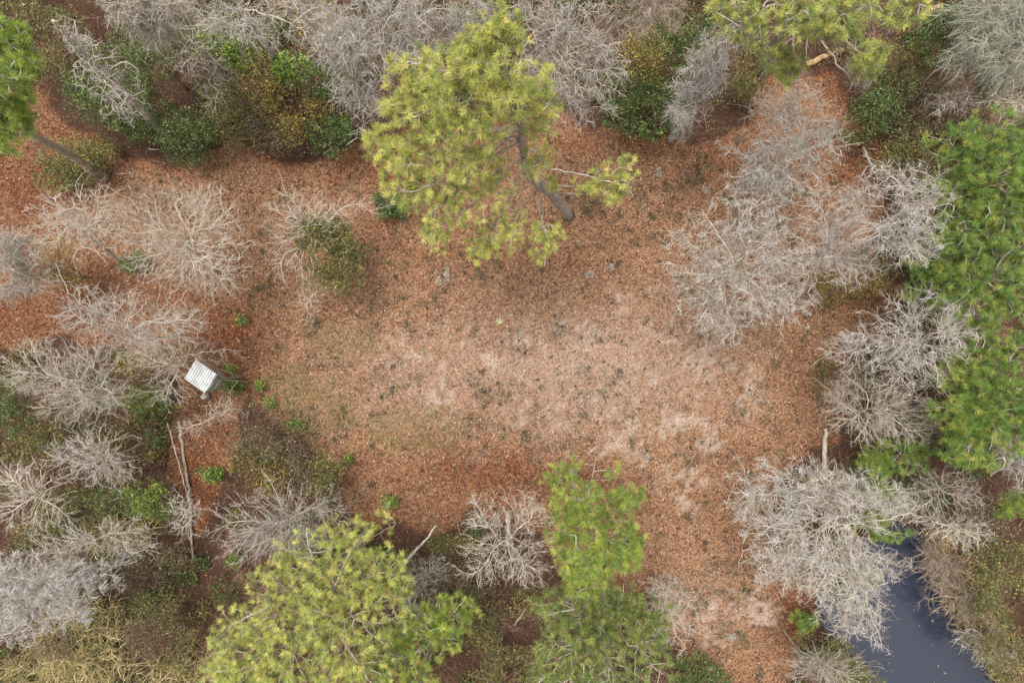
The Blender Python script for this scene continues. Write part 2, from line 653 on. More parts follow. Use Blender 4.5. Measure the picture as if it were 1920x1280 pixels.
WEED = [(1000, 770, 220, 70, .55), (760, 560, 170, 90, .45), (1300, 350, 200, 110, .5), (1360, 1110, 110, 110, .5), (1200, 720, 160, 70, .5), (700, 700, 140, 60, .4),
        (1200, 850, 130, 50, .5), (600, 800, 110, 60, .4), (1240, 450, 120, 70, .35), (150, 300, 90, 60, .4), (1560, 700, 60, 90, .5)]


def fields(x, y):
    """litter redness, sand and weeds at ground points, from the photograph's own patches"""
    px, py = x * PPM + 960, 640 - y * PPM
    wx = (NA(x, y, 2.2) - .5) * 70
    wy = (NB(x, y, 2.2) - .5) * 70
    qx, qy = px + wx, py + wy
    ins = inside(CLEAR, qx, qy)
    ed = edge_dist(CLEAR, qx, qy)
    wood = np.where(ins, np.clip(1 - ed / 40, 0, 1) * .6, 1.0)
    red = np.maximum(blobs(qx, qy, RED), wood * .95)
    n1, n2, n3 = NA(x + 50, y, 1.1, 4), NB(x, y + 50, .9, 4), NC(x, y, 1.6, 4)
    red = np.clip(red + (n3 - .5) * .7, 0, 1)
    sand = blobs(px + wx * .5, py + wy * .5, SAND)
    f1, f2 = NB(x + 11, y + 7, .28, 3), NA(x + 23, y + 3, .4, 3)
    sand = np.clip((sand * 1.2 + (n1 - .5) * 1.5 + (f1 - .5) * 2.6 - .16) * .85, 0, .9) * np.clip(sand * 6, 0, 1) * (1 - wood)
    weed = np.clip((blobs(qx, qy, WEED) + (n2 - .5) * 1.6 + (f2 - .5) * 2.6 - .24) * 1.25, 0, 1) * (1 - wood * .5)
    dust = blobs(qx, qy, [(1100, 690, 340, 150, .56), (850, 700, 280, 120, .44), (1290, 1130, 160, 120, .3)]) * (1 - wood)
    sand = np.clip(np.maximum(sand, dust * (.35 + 1.1 * f1)), 0, .9)
    return red * (1 - .5 * dust), sand, weed, wood


def open_bank(x, y):
    """where the pond bank and the tall grass leave little room for thickets"""
    px, py = x * PPM + 960, 640 - y * PPM
    return blobs(px, py, [(1780, 1060, 90, 100, 1.), (1850, 1220, 90, 100, 1.), (130, 1220, 130, 90, .9), (330, 1260, 80, 40, .9)])


def spaced(lo, hi, fine0, fine1, step):
    a = np.arange(fine0, fine1 + 1e-6, step)
    g, s, v = [], step, fine1
    while v < hi:
        s *= 1.35
        v += s
        g.append(v)
    h, s, v = [], step, fine0
    while v > lo:
        s *= 1.35
        v -= s
        h.append(v)
    return np.concatenate([np.array(h[::-1]), a, np.array(g)])


gx = spaced(-400, 400, -34, 34, .27)
gy = spaced(-400, 400, -27, 24, .27)
GX, GY = np.meshgrid(gx, gy)
x, y = GX.ravel(), GY.ravel()


def ground_z(x, y):
    px, py = x * PPM + 960, 640 - y * PPM
    j = (NC(x, y, .8) - .5) * 34 + (NA(x, y, 2.5, 2) - .5) * 50
    d = edge_dist(POND, px, py) * np.where(inside(POND, px, py), -1, 1) + j
    t = np.clip((d + 26) / 60, 0, 1)
    return -1.0 * (1 - t * t * (3 - 2 * t)) + (NA(x, y, 3.0) - .5) * .22 + (NB(x, y, .7) - .5) * .07


z = ground_z(x, y)
nx, ny = len(gx), len(gy)
ii = (np.arange(ny - 1)[:, None] * nx + np.arange(nx - 1)[None]).ravel()
F = np.stack([ii, ii + 1, ii + nx + 1, ii + nx], 1)
red, sand, weed, wood = fields(x, y)


def ground_material():
    m, n, l = new_mat('leaf_strewn_soil')
    out = n.new('ShaderNodeOutputMaterial')
    b = n.new('ShaderNodeBsdfPrincipled')
    b.inputs['Roughness'].default_value = .95
    b.inputs['Specular IOR Level'].default_value = .1
    tc = n.new('ShaderNodeTexCoord')
    v = n.new('ShaderNodeTexVoronoi')
    v.inputs['Scale'].default_value = 11
    v.inputs['Randomness'].default_value = 1
    sep = n.new('ShaderNodeSeparateColor')

    def ramp(cols):
        r_ = n.new('ShaderNodeValToRGB')
        el = r_.color_ramp.elements
        while len(el) < len(cols):
            el.new(.5)
        for q, (p, c) in zip(el, cols):
            q.position = p
            q.color = (*c, 1)
        return r_

    tan = ramp([(0., (0.049, 0.024, 0.014)), (.3, (0.117, 0.057, 0.031)), (.6, (0.152, 0.083, 0.046)), (1., (0.189, 0.116, 0.070))])
    redr = ramp([(0., (0.028, 0.010, 0.006)), (.4, (0.066, 0.023, 0.010)), (.8, (0.101, 0.038, 0.016)), (1., (0.147, 0.065, 0.029))])
    sandr = ramp([(.25, (0.130, 0.087, 0.063)), (.5, (0.211, 0.157, 0.122)), (.72, (0.313, 0.258, 0.214))])
    weedr = ramp([(0., (0.040, 0.029, 0.016)), (.5, (0.086, 0.056, 0.032)), (1., (0.138, 0.084, 0.050))])
    nz = n.new('ShaderNodeTexNoise')
    nz.inputs['Scale'].default_value = 14
    nz.inputs['Detail'].default_value = 5
    nz2 = n.new('ShaderNodeTexNoise')
    nz2.inputs['Scale'].default_value = 6
    nz2.inputs['Detail'].default_value = 8
    nz2.inputs['Roughness'].default_value = .75
    att = n.new('ShaderNodeAttribute')
    att.attribute_name = 'tint'
    sp = n.new('ShaderNodeSeparateColor')
    l.new(tc.outputs['Object'], v.inputs['Vector'])
    l.new(tc.outputs['Object'], nz.inputs['Vector'])
    l.new(tc.outputs['Object'], nz2.inputs['Vector'])
    l.new(v.outputs['Color'], sep.inputs[0])
    l.new(att.outputs['Color'], sp.inputs[0])
    for r_ in (tan, redr, weedr):
        l.new(sep.outputs[0], r_.inputs['Fac'])
    l.new(nz2.outputs['Fac'], sandr.inputs['Fac'])

    def mix(fac, a, c):
        mx = n.new('ShaderNodeMix')
        mx.data_type = 'RGBA'
        l.new(fac, mx.inputs[0])
        l.new(a, mx.inputs[6])
        l.new(c, mx.inputs[7])
        return mx.outputs[2]

    def sharpen(val):
        a = n.new('ShaderNodeMath')
        a.operation = 'ADD'
        l.new(val, a.inputs[0])
        l.new(nz2.outputs['Fac'], a.inputs[1])
        r_ = n.new('ShaderNodeMapRange')
        r_.inputs['From Min'].default_value = .62
        r_.inputs['From Max'].default_value = 1.4
        l.new(a.outputs[0], r_.inputs['Value'])
        return r_.outputs[0]

    c = mix(sp.outputs[0], tan.outputs[0], redr.outputs[0])
    c = mix(sharpen(sp.outputs[2]), c, weedr.outputs[0])
    c = mix(sharpen(sp.outputs[1]), c, sandr.outputs[0])
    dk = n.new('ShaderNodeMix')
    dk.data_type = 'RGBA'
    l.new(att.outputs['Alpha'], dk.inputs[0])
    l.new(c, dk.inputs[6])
    dk.inputs[7].default_value = (.028, .017, .012, 1)  # painted canopy shade and pond mud share this dark colour
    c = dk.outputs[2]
    bp = n.new('ShaderNodeBump')
    bp.inputs['Strength'].default_value = .6
    bp.inputs['Distance'].default_value = .04
    l.new(v.outputs['Distance'], bp.inputs['Height'])
    l.new(bp.outputs[0], b.inputs['Normal'])
    l.new(c, b.inputs['Base Color'])
    l.new(b.outputs[0], out.inputs['Surface'])
    return m


def mud(x, y):
    """wet dark mud along the pond"""
    px, py = x * PPM + 960, 640 - y * PPM
    d = edge_dist(POND, px, py) * np.where(inside(POND, px, py), -1, 1)
    return np.clip(1.25 - d / np.where(px > 1650, 150, 45), 0, 1)


M_GROUND = ground_material()
g = link('ground', mesh_from('ground', np.stack([x, y, z], 1), F, M_GROUND, np.stack([red, sand, weed, np.clip(np.maximum((wood - .55) * 1.8, mud(x, y)), 0, 1)], 1), True))  # alpha holds the wood floor's painted shade, and the mud
tag(g, 'leaf strewn floor of the clearing and the wood round it', None, None, 'structure')


def water_material():
    m, n, l = new_mat('dark_pond_water')
    out = n.new('ShaderNodeOutputMaterial')
    b = n.new('ShaderNodeBsdfPrincipled')
    b.inputs['Base Color'].default_value = (.014, .017, .028, 1)
    b.inputs['Roughness'].default_value = .06
    b.inputs['IOR'].default_value = 1.5
    b.inputs['Specular IOR Level'].default_value = .5
    tc = n.new('ShaderNodeTexCoord')
    nz = n.new('ShaderNodeTexNoise')
    nz.inputs['Scale'].default_value = 6
    nz.inputs['Detail'].default_value = 3
    bp = n.new('ShaderNodeBump')
    bp.inputs['Strength'].default_value = .08
    bp.inputs['Distance'].default_value = .03
    l.new(tc.outputs['Object'], nz.inputs['Vector'])
    l.new(nz.outputs['Fac'], bp.inputs['Height'])
    l.new(bp.outputs[0], b.inputs['Normal'])
    l.new(b.outputs[0], out.inputs['Surface'])
    return m


wp = np.array([W(px_, py_) for px_, py_ in [(1500, 940), (1990, 940), (2150, 1560), (1500, 1560)]])
wp[:, 2] = -.42
wat = link('pond', mesh_from('pond', wp, np.array([[3, 2, 1, 0]]), water_material()))
tag(wat, 'still dark blue grey pond at the lower right', None, None, 'structure')

# fallen leaves, every one a small bent leaf
r = np.random.default_rng(11)
N_LEAF = 410000
lx = r.uniform(-34, 34, N_LEAF)
ly = r.uniform(-25, 24, N_LEAF)
red, sand, weed, wood = fields(lx, ly)
keep = r.random(N_LEAF) < (1 - .45 * sand) * (1 - .35 * weed)
lz = ground_z(lx, ly)
keep &= lz > -.38
keep &= r.random(N_LEAF) > .75 * mud(lx, ly)
keep &= r.random(N_LEAF) > .35 * (wood > .8)
lx, ly, lz, red, sand, weed, wood = [a[keep] for a in (lx, ly, lz, red, sand, weed, wood)]
n = len(lx)
PT = np.array([(0.224, 0.118, 0.062), (0.168, 0.083, 0.042), (0.283, 0.177, 0.110), (0.067, 0.031, 0.017), (0.202, 0.095, 0.042)])
PR = np.array([(0.093, 0.030, 0.013), (0.137, 0.048, 0.017), (0.056, 0.018, 0.010), (0.188, 0.075, 0.029), (0.258, 0.131, 0.064)])
ct = PT[r.choice(5, n, p=[.28, .24, .19, .15, .14])]
cr_ = PR[r.choice(5, n, p=[.34, .28, .20, .12, .06])]
c = np.where((r.random(n) < red)[:, None], cr_, ct) * (.42 + 1.1 * r.random((n, 1)))
shaded = (r.random(n) < np.clip((wood - .5) * 1.7, 0, .8))        # canopy shade put into the leaf colour on the wood floor
c = np.where(shaded[:, None], np.array([.06, .034, .023]) * (.5 + r.random((n, 1))), c)
c = np.where((r.random(n) < sand * .8)[:, None], np.array([.31, .20, .15]) * (.55 + .8 * r.random((n, 1))), c)
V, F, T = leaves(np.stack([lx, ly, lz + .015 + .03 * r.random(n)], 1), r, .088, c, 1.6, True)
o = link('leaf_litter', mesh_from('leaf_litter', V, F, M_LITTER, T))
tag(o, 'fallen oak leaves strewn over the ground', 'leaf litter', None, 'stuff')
count('litter', n)

# twigs dropped among the leaves
nt = 2600
x0, y0 = r.uniform(-30, 30, nt), r.uniform(-22, 22, nt)
k = ground_z(x0, y0) > -.3
x0, y0 = x0[k], y0[k]
nt = len(x0)
a_ = r.random(nt) * 2 * math.pi
l_ = .12 + .5 * r.random(nt) ** 3
P0 = np.stack([x0, y0, ground_z(x0, y0) + .04], 1)
P1 = P0 + np.stack([np.cos(a_) * l_, np.sin(a_) * l_, .03 * r.random(nt)], 1)
V, F = prisms(P0, P1, np.full(nt, .012), np.full(nt, .006), 3)
sh = (.5 + .9 * r.random((nt, 1))) * np.ones((1, 3))
o = link('fallen_twigs', mesh_from('fallen_twigs', V, F, M_PALELOG, np.repeat(sh, 6, 0)))
tag(o, 'small broken twigs lying among the fallen leaves', 'twigs', None, 'stuff')
# leaves afloat on the pond
x0, y0 = r.uniform(18, 33, 900), r.uniform(-26, -10, 900)
k = (ground_z(x0, y0) < -.5) & (r.random(900) < .1 + .9 * (NA(x0, y0, 1.5, 2) > .6))
x0, y0 = x0[k], y0[k]
V, F, T = leaves(np.stack([x0, y0, np.full(len(x0), -.405)], 1), r, .09, np.array([.26, .19, .11]) * (.4 + r.random((len(x0), 1))), 9.0)
o = link('floating_leaves', mesh_from('floating_leaves', V, F, M_LITTER, T))
tag(o, 'dead leaves floating on the dark pond', 'leaf litter', None, 'stuff')

# low weeds and dead grass of the clearing
nt = 16000
tx, ty = r.uniform(-22, 22, nt), r.uniform(-20, 14, nt)
red, sand, weed, wood = fields(tx, ty)
k = (r.random(nt) < weed * .85 + .05) & (wood < .5) & (ground_z(tx, ty) > -.3)
tx, ty = tx[k], ty[k]
cnt = r.integers(5, 28, len(tx))
lx, ly = np.repeat(tx, cnt), np.repeat(ty, cnt)
sp = np.repeat(.05 + .13 * r.random(len(tx)), cnt)
n = len(lx)
lx, ly = lx + r.standard_normal(n) * sp, ly + r.standard_normal(n) * sp
pal = np.array([(.05, .045, .028), (.07, .06, .03), (.10, .085, .05), (.12, .075, .045), (.15, .14, .035)])
c = pal[np.repeat(r.choice(5, len(tx), p=[.34, .22, .18, .19, .07]), cnt)] * (.5 + 1.0 * r.random((n, 1)))
V, F, T = leaves(np.stack([lx, ly, ground_z(lx, ly) + .05 + .05 * r.random(n)], 1), r, .10, c, .4)
o = link('low_weeds', mesh_from('low_weeds', V, F, M_GRASS, T))
tag(o, 'dull green and grey weeds dotted over the clearing', 'weeds', None, 'stuff')
count('litter', n * 2)

# undergrowth of the wood: seedlings, vines and dead stems
nu = 22000
ux = r.uniform(-36, 36, nu)
uy = r.uniform(-27, 25, nu)
red, sand, weed, wood = fields(ux, uy)
dens = np.clip((NB(ux, uy, 2.6, 3) - .30) * 2.6, .1, 1)
k = (r.random(nu) < dens * np.clip(wood * 1.4 - .3, 0, 1) * (1 - .9 * open_bank(ux, uy))) & (ground_z(ux, uy) > -.3)
ux, uy = ux[k], uy[k]
n = len(ux)
hgt = .25 + (.6 + 1.9 * NC(ux + 9, uy, 2.2, 2)) * r.random(n) ** 1.5
p0 = np.stack([ux, uy, ground_z(ux, uy) - .03], 1)
p1 = p0 + np.stack([r.standard_normal(n) * .35 * hgt, r.standard_normal(n) * .35 * hgt, hgt], 1)
p2 = np.repeat(p1, 2, 0)
q0 = np.repeat(p0, 2, 0) + (p2 - np.repeat(p0, 2, 0)) * (.35 + .5 * r.random((2 * n, 1)))
q1 = q0 + r.standard_normal((2 * n, 3)) * np.array([.35, .35, .18])
A, B = np.vstack([p0, q0]), np.vstack([p1, q1])
V, F = prisms(A, B, np.full(3 * n, .012), np.full(3 * n, .005), 3)
pal = np.array([(.9, .78, .66), (1.5, 1.35, 1.15), (.7, .55, .45), (1.9, 1.8, 1.65)])
sh = pal[r.choice(4, 3 * n, p=[.36, .16, .38, .10])]
o = link('brush_stems', mesh_from('brush_stems', V, F, M_STEM, np.repeat(sh, 6, 0)))
tag(o, 'thin brown and grey stems of the undergrowth below the trees', 'undergrowth', None, 'stuff')
count('under', len(F) * 2)
nl = int(n * 1.3)
k = r.integers(0, 3 * n, nl)
pos = A[k] + (B[k] - A[k]) * (.3 + .8 * r.random((nl, 1))) + r.standard_normal((nl, 3)) * .06
pos[:, 2] = np.maximum(pos[:, 2], ground_z(pos[:, 0], pos[:, 1]) + .02)
zone = NC(pos[:, 0], pos[:, 1], 3.0, 3)
pal = np.array([(.16, .13, .045), (.085, .10, .03), (.05, .075, .022), (.22, .15, .06), (.19, .10, .05), (.12, .13, .035)])
pick = np.clip((zone * 9 - 2 + r.normal(0, 1.3, nl)).astype(int), 0, 5)
c = pal[np.array([2, 1, 5, 0, 5, 4])[pick]] * (.7 + .6 * r.random((nl, 1)))
V, F, T = leaves(pos, r, .105, c, .7, True)
o = link('undergrowth', mesh_from('undergrowth', V, F, M_LEAF, T))
tag(o, 'olive and brown leafy undergrowth filling the wood round the clearing', 'undergrowth', None, 'stuff')
count('under', nl * 2)

# low thickets run together under the trees: mounds of leaves, some only twigs
r = np.random.default_rng(21)
nm = 1800
mx, my = r.uniform(-36, 36, nm), r.uniform(-26, 24, nm)
red, sand, weed, wood = fields(mx, my)
k = (wood > .85) & (edge_dist(CLEAR, mx * PPM + 960, 640 - my * PPM) > 22) & (ground_z(mx, my) > -.2) & (NC(mx + 5, my, 3.0, 2) > .25) & (r.random(nm) > open_bank(mx, my))
mx, my = mx[k], my[k]
n = len(mx)
PALM = [np.array([(.05, .085, .02), (.085, .12, .028), (.035, .055, .016)]), np.array([(.12, .12, .035), (.16, .15, .045), (.075, .08, .025)]),
        np.array([(.15, .11, .065), (.10, .07, .042), (.20, .15, .08)]), np.array([(.24, .18, .05), (.17, .15, .04), (.12, .12, .035)])]
zone = NA(mx, my + 20, 4.5, 2)
LV, LC, TA, TB, TC = [], [], [], [], []
for i in range(n):
    R_ = .35 + .75 * r.random()
    h_ = R_ * (.9 + 1.3 * r.random())
    z0 = float(ground_z(mx[i:i + 1], my[i:i + 1])[0])
    t_ = int(np.clip((zone[i] * 6 - 1.75 + r.normal(0, 1.0)), 0, 4.99))
    t_ = [0, 1, 4, 2, 3][t_]
    if t_ < 4:
        m_ = int(340 * R_ * R_ + 80)
        d = unit(r.standard_normal((m_, 3)))
        d[:, 2] = np.abs(d[:, 2])
        q = d * (.45 + .6 * r.random((m_, 1))) * np.array([R_, R_, h_])
        q[:, :2] += (NB(q[:, 0] * 3 + i, q[:, 1] * 3, 1.0, 2) - .5)[:, None] * .5 * R_
        LV.append(q + [mx[i], my[i], z0])
        LC.append(PALM[t_][r.choice(3, m_)] * (.35 + 1.4 * r.random((m_, 1)) ** 1.4))
    m_ = int((70 if t_ == 4 else 14) * R_)
    a = np.array([mx[i], my[i], z0]) + r.standard_normal((m_, 3)) * np.array([.25, .25, .05]) * R_
    b = a + unit(r.standard_normal((m_, 3)) * np.array([1, 1, .4]) + np.array([0, 0, .9])) * h_ * (.5 + .8 * r.random((m_, 1)))
    TA.append(a)
    TB.append(b)
    TC.append(np.ones((m_, 3)) * (np.array([1.9, 1.75, 1.6]) if t_ == 4 else np.array([1.1, .95, .8])) * (.7 + .6 * r.random((m_, 1))))
    f_ = a + (b - a) * (.3 + .6 * r.random((m_, 1)))
    TA.append(f_)
    TB.append(f_ + r.standard_normal((m_, 3)) * .22 * h_)
    TC.append(TC[-1])
V, F, T = leaves(np.vstack(LV), r, .118, np.vstack(LC), .8, True)
o = link('thicket_leaves', mesh_from('thicket_leaves', V, F, M_LEAF, T))
tag(o, 'mixed green, olive and brown thicket foliage massed under the trees', 'undergrowth', None, 'stuff')
count('under', len(F) * 2)
A, B, T = np.vstack(TA), np.vstack(TB), np.vstack(TC)
V, F = prisms(A, B, np.full(len(A), .011), np.full(len(A), .004), 3)
o = link('thicket_stems', mesh_from('thicket_stems', V, F, M_STEM, np.repeat(T, 6, 0)))
tag(o, 'tangle of thin grey and brown stems in the thickets under the trees', 'undergrowth', None, 'stuff')
count('under', len(F) * 2)

# ------------------------------------------------------------------ pines
YEL = [(0.519, 0.514, 0.147), (0.409, 0.441, 0.125), (0.235, 0.281, 0.087), (0.619, 0.562, 0.192), (0.297, 0.196, 0.102)]
YELW = [.36, .32, .18, .10, .04]
MID = [(0.309, 0.378, 0.073), (0.201, 0.281, 0.061), (0.429, 0.451, 0.098), (0.121, 0.183, 0.043), (0.295, 0.183, 0.073)]
MIDW = [.36, .30, .18, .12, .04]
GRN = [(0.189, 0.290, 0.067), (0.124, 0.202, 0.053), (0.277, 0.340, 0.075), (0.364, 0.366, 0.083), (0.087, 0.101, 0.045)]
GRNW = [.34, .28, .18, .10, .10]
PG = 'pines round the clearing'

tree('pine_tree', 'tall leaning yellow green pine at the top centre, its trunk foot bare on the litter', 'pine', PG,
     [(935, 62, 48, 42, 19, 1.0), (905, 112, 60, 45, 19, 1.2), (950, 160, 75, 60, 18.5, 1.5), (800, 135, 65, 45, 17, 1.0), (860, 150, 60, 50, 18, 1.2),
      (760, 185, 52, 50, 16, 1.0), (830, 215, 75, 55, 16.5, 1.2), (900, 225, 60, 50, 17, 1.2), (735, 275, 48, 40, 15, .9), (800, 285, 65, 50, 15.5, 1.0),
      (870, 290, 60, 50, 15.5, 1.0), (770, 345, 55, 45, 14, .9), (850, 365, 70, 55, 14, .9), (820, 430, 32, 36, 12.5, .6), (920, 335, 45, 40, 14, .8),
      (1010, 190, 40, 45, 17, .9), (1015, 235, 28, 30, 15.5, .6), (1010, 300, 34, 34, 13, .6), (915, 465, 36, 36, 11.5, .5), (960, 425, 50, 40, 12, .6),
      (1025, 440, 30, 28, 11, .5), (1015, 482, 22, 30, 10.5, .5), (1150, 330, 42, 42, 11, .5), (1105, 345, 30, 26, 10.5, .5), (1160, 368, 22, 20, 10.5, .4), (1040, 345, 20, 18, 10, .4)],
     1750, trunk=[(1066, 402, 0), (1035, 365, 3.5), (988, 325, 8), (978, 255, 12), (968, 190, 15.5), (945, 130, 18)], r_base=.27, bf=.55, tone='grey', pine=(.018, .23, 36, YEL, YELW),
     twig=.011, twiglets=0, first=.38, bark=M_PINEBARK, power=.6, limbs=24)

tree('pine_tree', 'broad yellow green pine filling the bottom edge left of centre', 'pine', PG,
     [(640, 1005, 55, 36, 10.88, 1.0), (580, 1040, 70, 40, 11.22, 1.0), (520, 1085, 45, 45, 10.88, 1.0), (630, 1080, 80, 50, 11.56, 1.3), (710, 1085, 55, 55, 10.88, 1.0), (725, 985, 18, 40, 8.84, .6),
      (520, 1150, 60, 45, 11.22, 1.0), (600, 1160, 80, 55, 11.90, 1.2), (690, 1160, 70, 50, 11.22, 1.0), (440, 1180, 40, 40, 10.20, .8), (480, 1215, 70, 45, 10.88, 1.0), (570, 1235, 80, 50, 11.56, 1.2),
      (660, 1240, 70, 50, 11.22, 1.0), (420, 1260, 40, 45, 10.20, .8), (500, 1280, 80, 40, 10.88, 1.0), (620, 1300, 90, 40, 10.88, 1.0), (745, 1120, 30, 30, 10.20, .6)],
     1750, trunk=[(690, 1000, 0), (645, 1060, 6), (590, 1130, 11)], bf=.5, pine=(.018, .23, 36, YEL, [.30, .36, .24, .06, .04]), twiglets=0, bark=M_PINEBARK, r_base=.3, limbs=24)
tree('pine_tree', 'mid green pine touching the right side of the broad yellow pine at the bottom edge', 'pine', PG,
     [(845, 1150, 48, 36, 9.30, .8), (800, 1175, 50, 36, 9.30, .8), (760, 1215, 60, 45, 9.61, .9), (830, 1200, 36, 30, 8.99, .7), (730, 1265, 75, 45, 9.61, .9), (790, 1290, 40, 40, 8.99, .8)],
     700, trunk=[(835, 1110, 0), (800, 1195, 9)], bf=.5, pine=(.018, .23, 36, MID, MIDW), twiglets=0, bark=M_PINEBARK, r_base=.22, moss=120, limbs=14)
tree('pine_tree', 'green pine standing alone in the clearing right of the radiating bare tree', 'pine', PG,
     [(1115, 875, 40, 24, 11, .6), (1060, 900, 36, 26, 10.5, .6), (1085, 945, 50, 36, 12, .8), (1075, 1000, 46, 40, 12, .8), (1150, 960, 36, 34, 11, .7), (1135, 1030, 60, 40, 13, .9),
      (1095, 1060, 46, 36, 12, .7), (1180, 1020, 28, 44, 11.5, .7), (1105, 1105, 32, 20, 11, .5), (1185, 930, 24, 20, 10, .4)],
     900, bf=.5, pine=(.018, .24, 36, MID, MIDW), twiglets=0, bark=M_PINEBARK, r_base=.22, limbs=16)
tree('pine_tree', 'dull green pine at the bottom edge below the lone clearing pine', 'pine', PG,
     [(1040, 1130, 40, 40, 7.20, .8), (1090, 1150, 60, 40, 10.40, .9), (1160, 1130, 60, 36, 10.40, .9), (1215, 1165, 45, 40, 10.40, .8), (1080, 1210, 70, 45, 11.20, 1.0), (1170, 1200, 70, 45, 11.20, 1.0),
      (1060, 1270, 60, 40, 10.80, .8), (1140, 1270, 70, 40, 11.20, 1.0), (1215, 1245, 50, 40, 10.40, .8)],
     1100, bf=.5, pine=(.018, .23, 36, [(0.263, 0.300, 0.075), (0.188, 0.250, 0.062), (0.125, 0.175, 0.050), (0.338, 0.350, 0.094), (0.225, 0.163, 0.075)], [.3, .3, .2, .12, .08]), twiglets=1, bark=M_PINEBARK, r_base=.25, limbs=16)
tree('pine_tree', 'large rich green pine at the upper right edge of the picture', 'pine', PG,
     [(1870, 260, 80, 50, 8.12, 1.2), (1800, 290, 60, 50, 7.83, 1.0), (1860, 330, 80, 50, 8.41, 1.2), (1790, 370, 60, 50, 7.83, 1.0), (1880, 400, 70, 50, 8.41, 1.2), (1820, 430, 70, 45, 8.12, 1.0), (1940, 340, 60, 100, 8.41, 1.2)],
     1250, trunk=[(1700, 400, 0), (1850, 350, 8)], bf=.5, pine=(.021, .29, 36, GRN, GRNW), twiglets=0, bark=M_PINEBARK, r_base=.28, limbs=14)
tree('pine_tree', 'rich green pine on the right edge just below the large one', 'pine', PG,
     [(1760, 490, 50, 45, 7.25, 1.0), (1830, 490, 70, 45, 8.12, 1.1), (1900, 480, 50, 50, 8.12, 1.0), (1740, 540, 40, 35, 6.96, .8), (1810, 560, 60, 45, 7.83, 1.0), (1880, 560, 50, 45, 8.12, 1.0), (1835, 625, 36, 30, 7.25, .7)],
     850, trunk=[(1700, 560, 0), (1820, 530, 7.6)], bf=.5, pine=(.021, .29, 36, GRN, GRNW), twiglets=0, bark=M_PINEBARK, r_base=.25, limbs=14)
tree('pine_tree', 'bright green pine at the right edge level with the two bare trees', 'pine', PG,
     [(1890, 670, 50, 40, 7.54, .9), (1820, 700, 55, 40, 7.54, .9), (1880, 730, 60, 40, 8.12, 1.0), (1810, 765, 58, 40, 7.83, .9), (1870, 800, 60, 45, 8.12, 1.0), (1810, 830, 50, 36, 7.54, .8), (1860, 860, 45, 24, 7.54, .6), (1940, 770, 40, 80, 8.12, 1)],
     1100, trunk=[(1730, 755, 0), (1850, 770, 7.8)], bf=.5, pine=(.021, .29, 36, GRN, [.34, .24, .24, .14, .04]), twiglets=0, bark=M_PINEBARK, r_base=.25, limbs=14)
tree('pine_sapling', 'bright green young pine just above the mossy tree by the pond', 'pine', PG,
     [(1640, 870, 34, 28, 3.00, .6), (1690, 850, 44, 26, 3.25, .6), (1715, 870, 26, 24, 3.00, .5)], 240, bf=.5, pine=(.021, .29, 36, GRN, [.34, .24, .24, .14, .04]), twiglets=0, bark=M_PINEBARK)
tree('pine_sapling', 'green young pine at the head of the pond under grey moss', 'pine', PG,
     [(1650, 945, 34, 40, 2.50, .6), (1665, 1000, 40, 14, 2.00, .4), (1620, 985, 24, 20, 2.00, .4), (1640, 1080, 24, 20, 1.75, .4)], 260, bf=.5, pine=(.019, .25, 36, GRN, GRNW), twiglets=0, bark=M_PINEBARK)
tree('pine_sapling', 'small round bright green pine on the litter left of the pond', 'pine', PG,
     [(1503, 1165, 20, 17, 1.6, .6), (1522, 1160, 10, 9, 1.3, .3)], 55, bf=.5, pine=(.022, .26, 36, GRN, [.4, .2, .3, .1, .0]), twiglets=0, bark=M_PINEBARK)
tree('pine_sapling', 'bright green young pine at the right edge above the pond thicket', 'pine', PG,
     [(1905, 945, 28, 20, 3.00, .5), (1880, 960, 14, 12, 2.75, .3)], 90, bf=.5, pine=(.019, .25, 36, GRN, [.34, .2, .3, .1, .06]), twiglets=0, bark=M_PINEBARK)
tree('pine_tree', 'green pine at the upper left edge with a long bare slanting trunk', 'pine', PG,
     [(20, 75, 40, 32, 16, .9), (38, 115, 30, 34, 16, .8), (10, 150, 40, 36, 16.5, 1.0), (40, 205, 26, 30, 15.5, .7), (5, 225, 40, 40, 15.5, .9), (-40, 130, 40, 100, 16, 1.0), (10, 275, 24, 20, 13, .5)],
     650, trunk=[(192, 332, 0), (130, 290, 4.5), (40, 240, 10), (-20, 170, 15)], r_base=.27, bf=.5, pine=(.019, .24, 36, MID, [.40, .36, .08, .14, .02]), twiglets=0, bark=M_PINEBARK, first=.6, limbs=14, tone='tan', moss=350)
tree('pine_tree', 'mossy yellow green pine at the top edge right of centre, boughs spread wide', 'pine', PG,
     [(1385, 25, 50, 36, 15, .8), (1410, 60, 36, 24, 14, .6), (1500, 25, 55, 36, 16, .9), (1570, 30, 60, 40, 16, .9), (1545, 50, 46, 20, 15, .7), (1475, 112, 40, 22, 13.5, .6), (1470, 140, 28, 18, 13, .4),
      (1632, 108, 30, 24, 14, .6), (1620, 140, 26, 14, 13, .4), (1690, 15, 46, 26, 15, .7), (1450, 100, 24, 16, 13, .4)],
     800, trunk=[(1425, 120, 0), (1450, 78, 5), (1472, 40, 9.5), (1500, -10, 15)], r_base=.22, bf=.5, pine=(.018, .23, 36, YEL, [.22, .38, .34, .04, .02]), twiglets=0, bark=M_PINEBARK, moss=900, moss_len=.9, limbs=14)

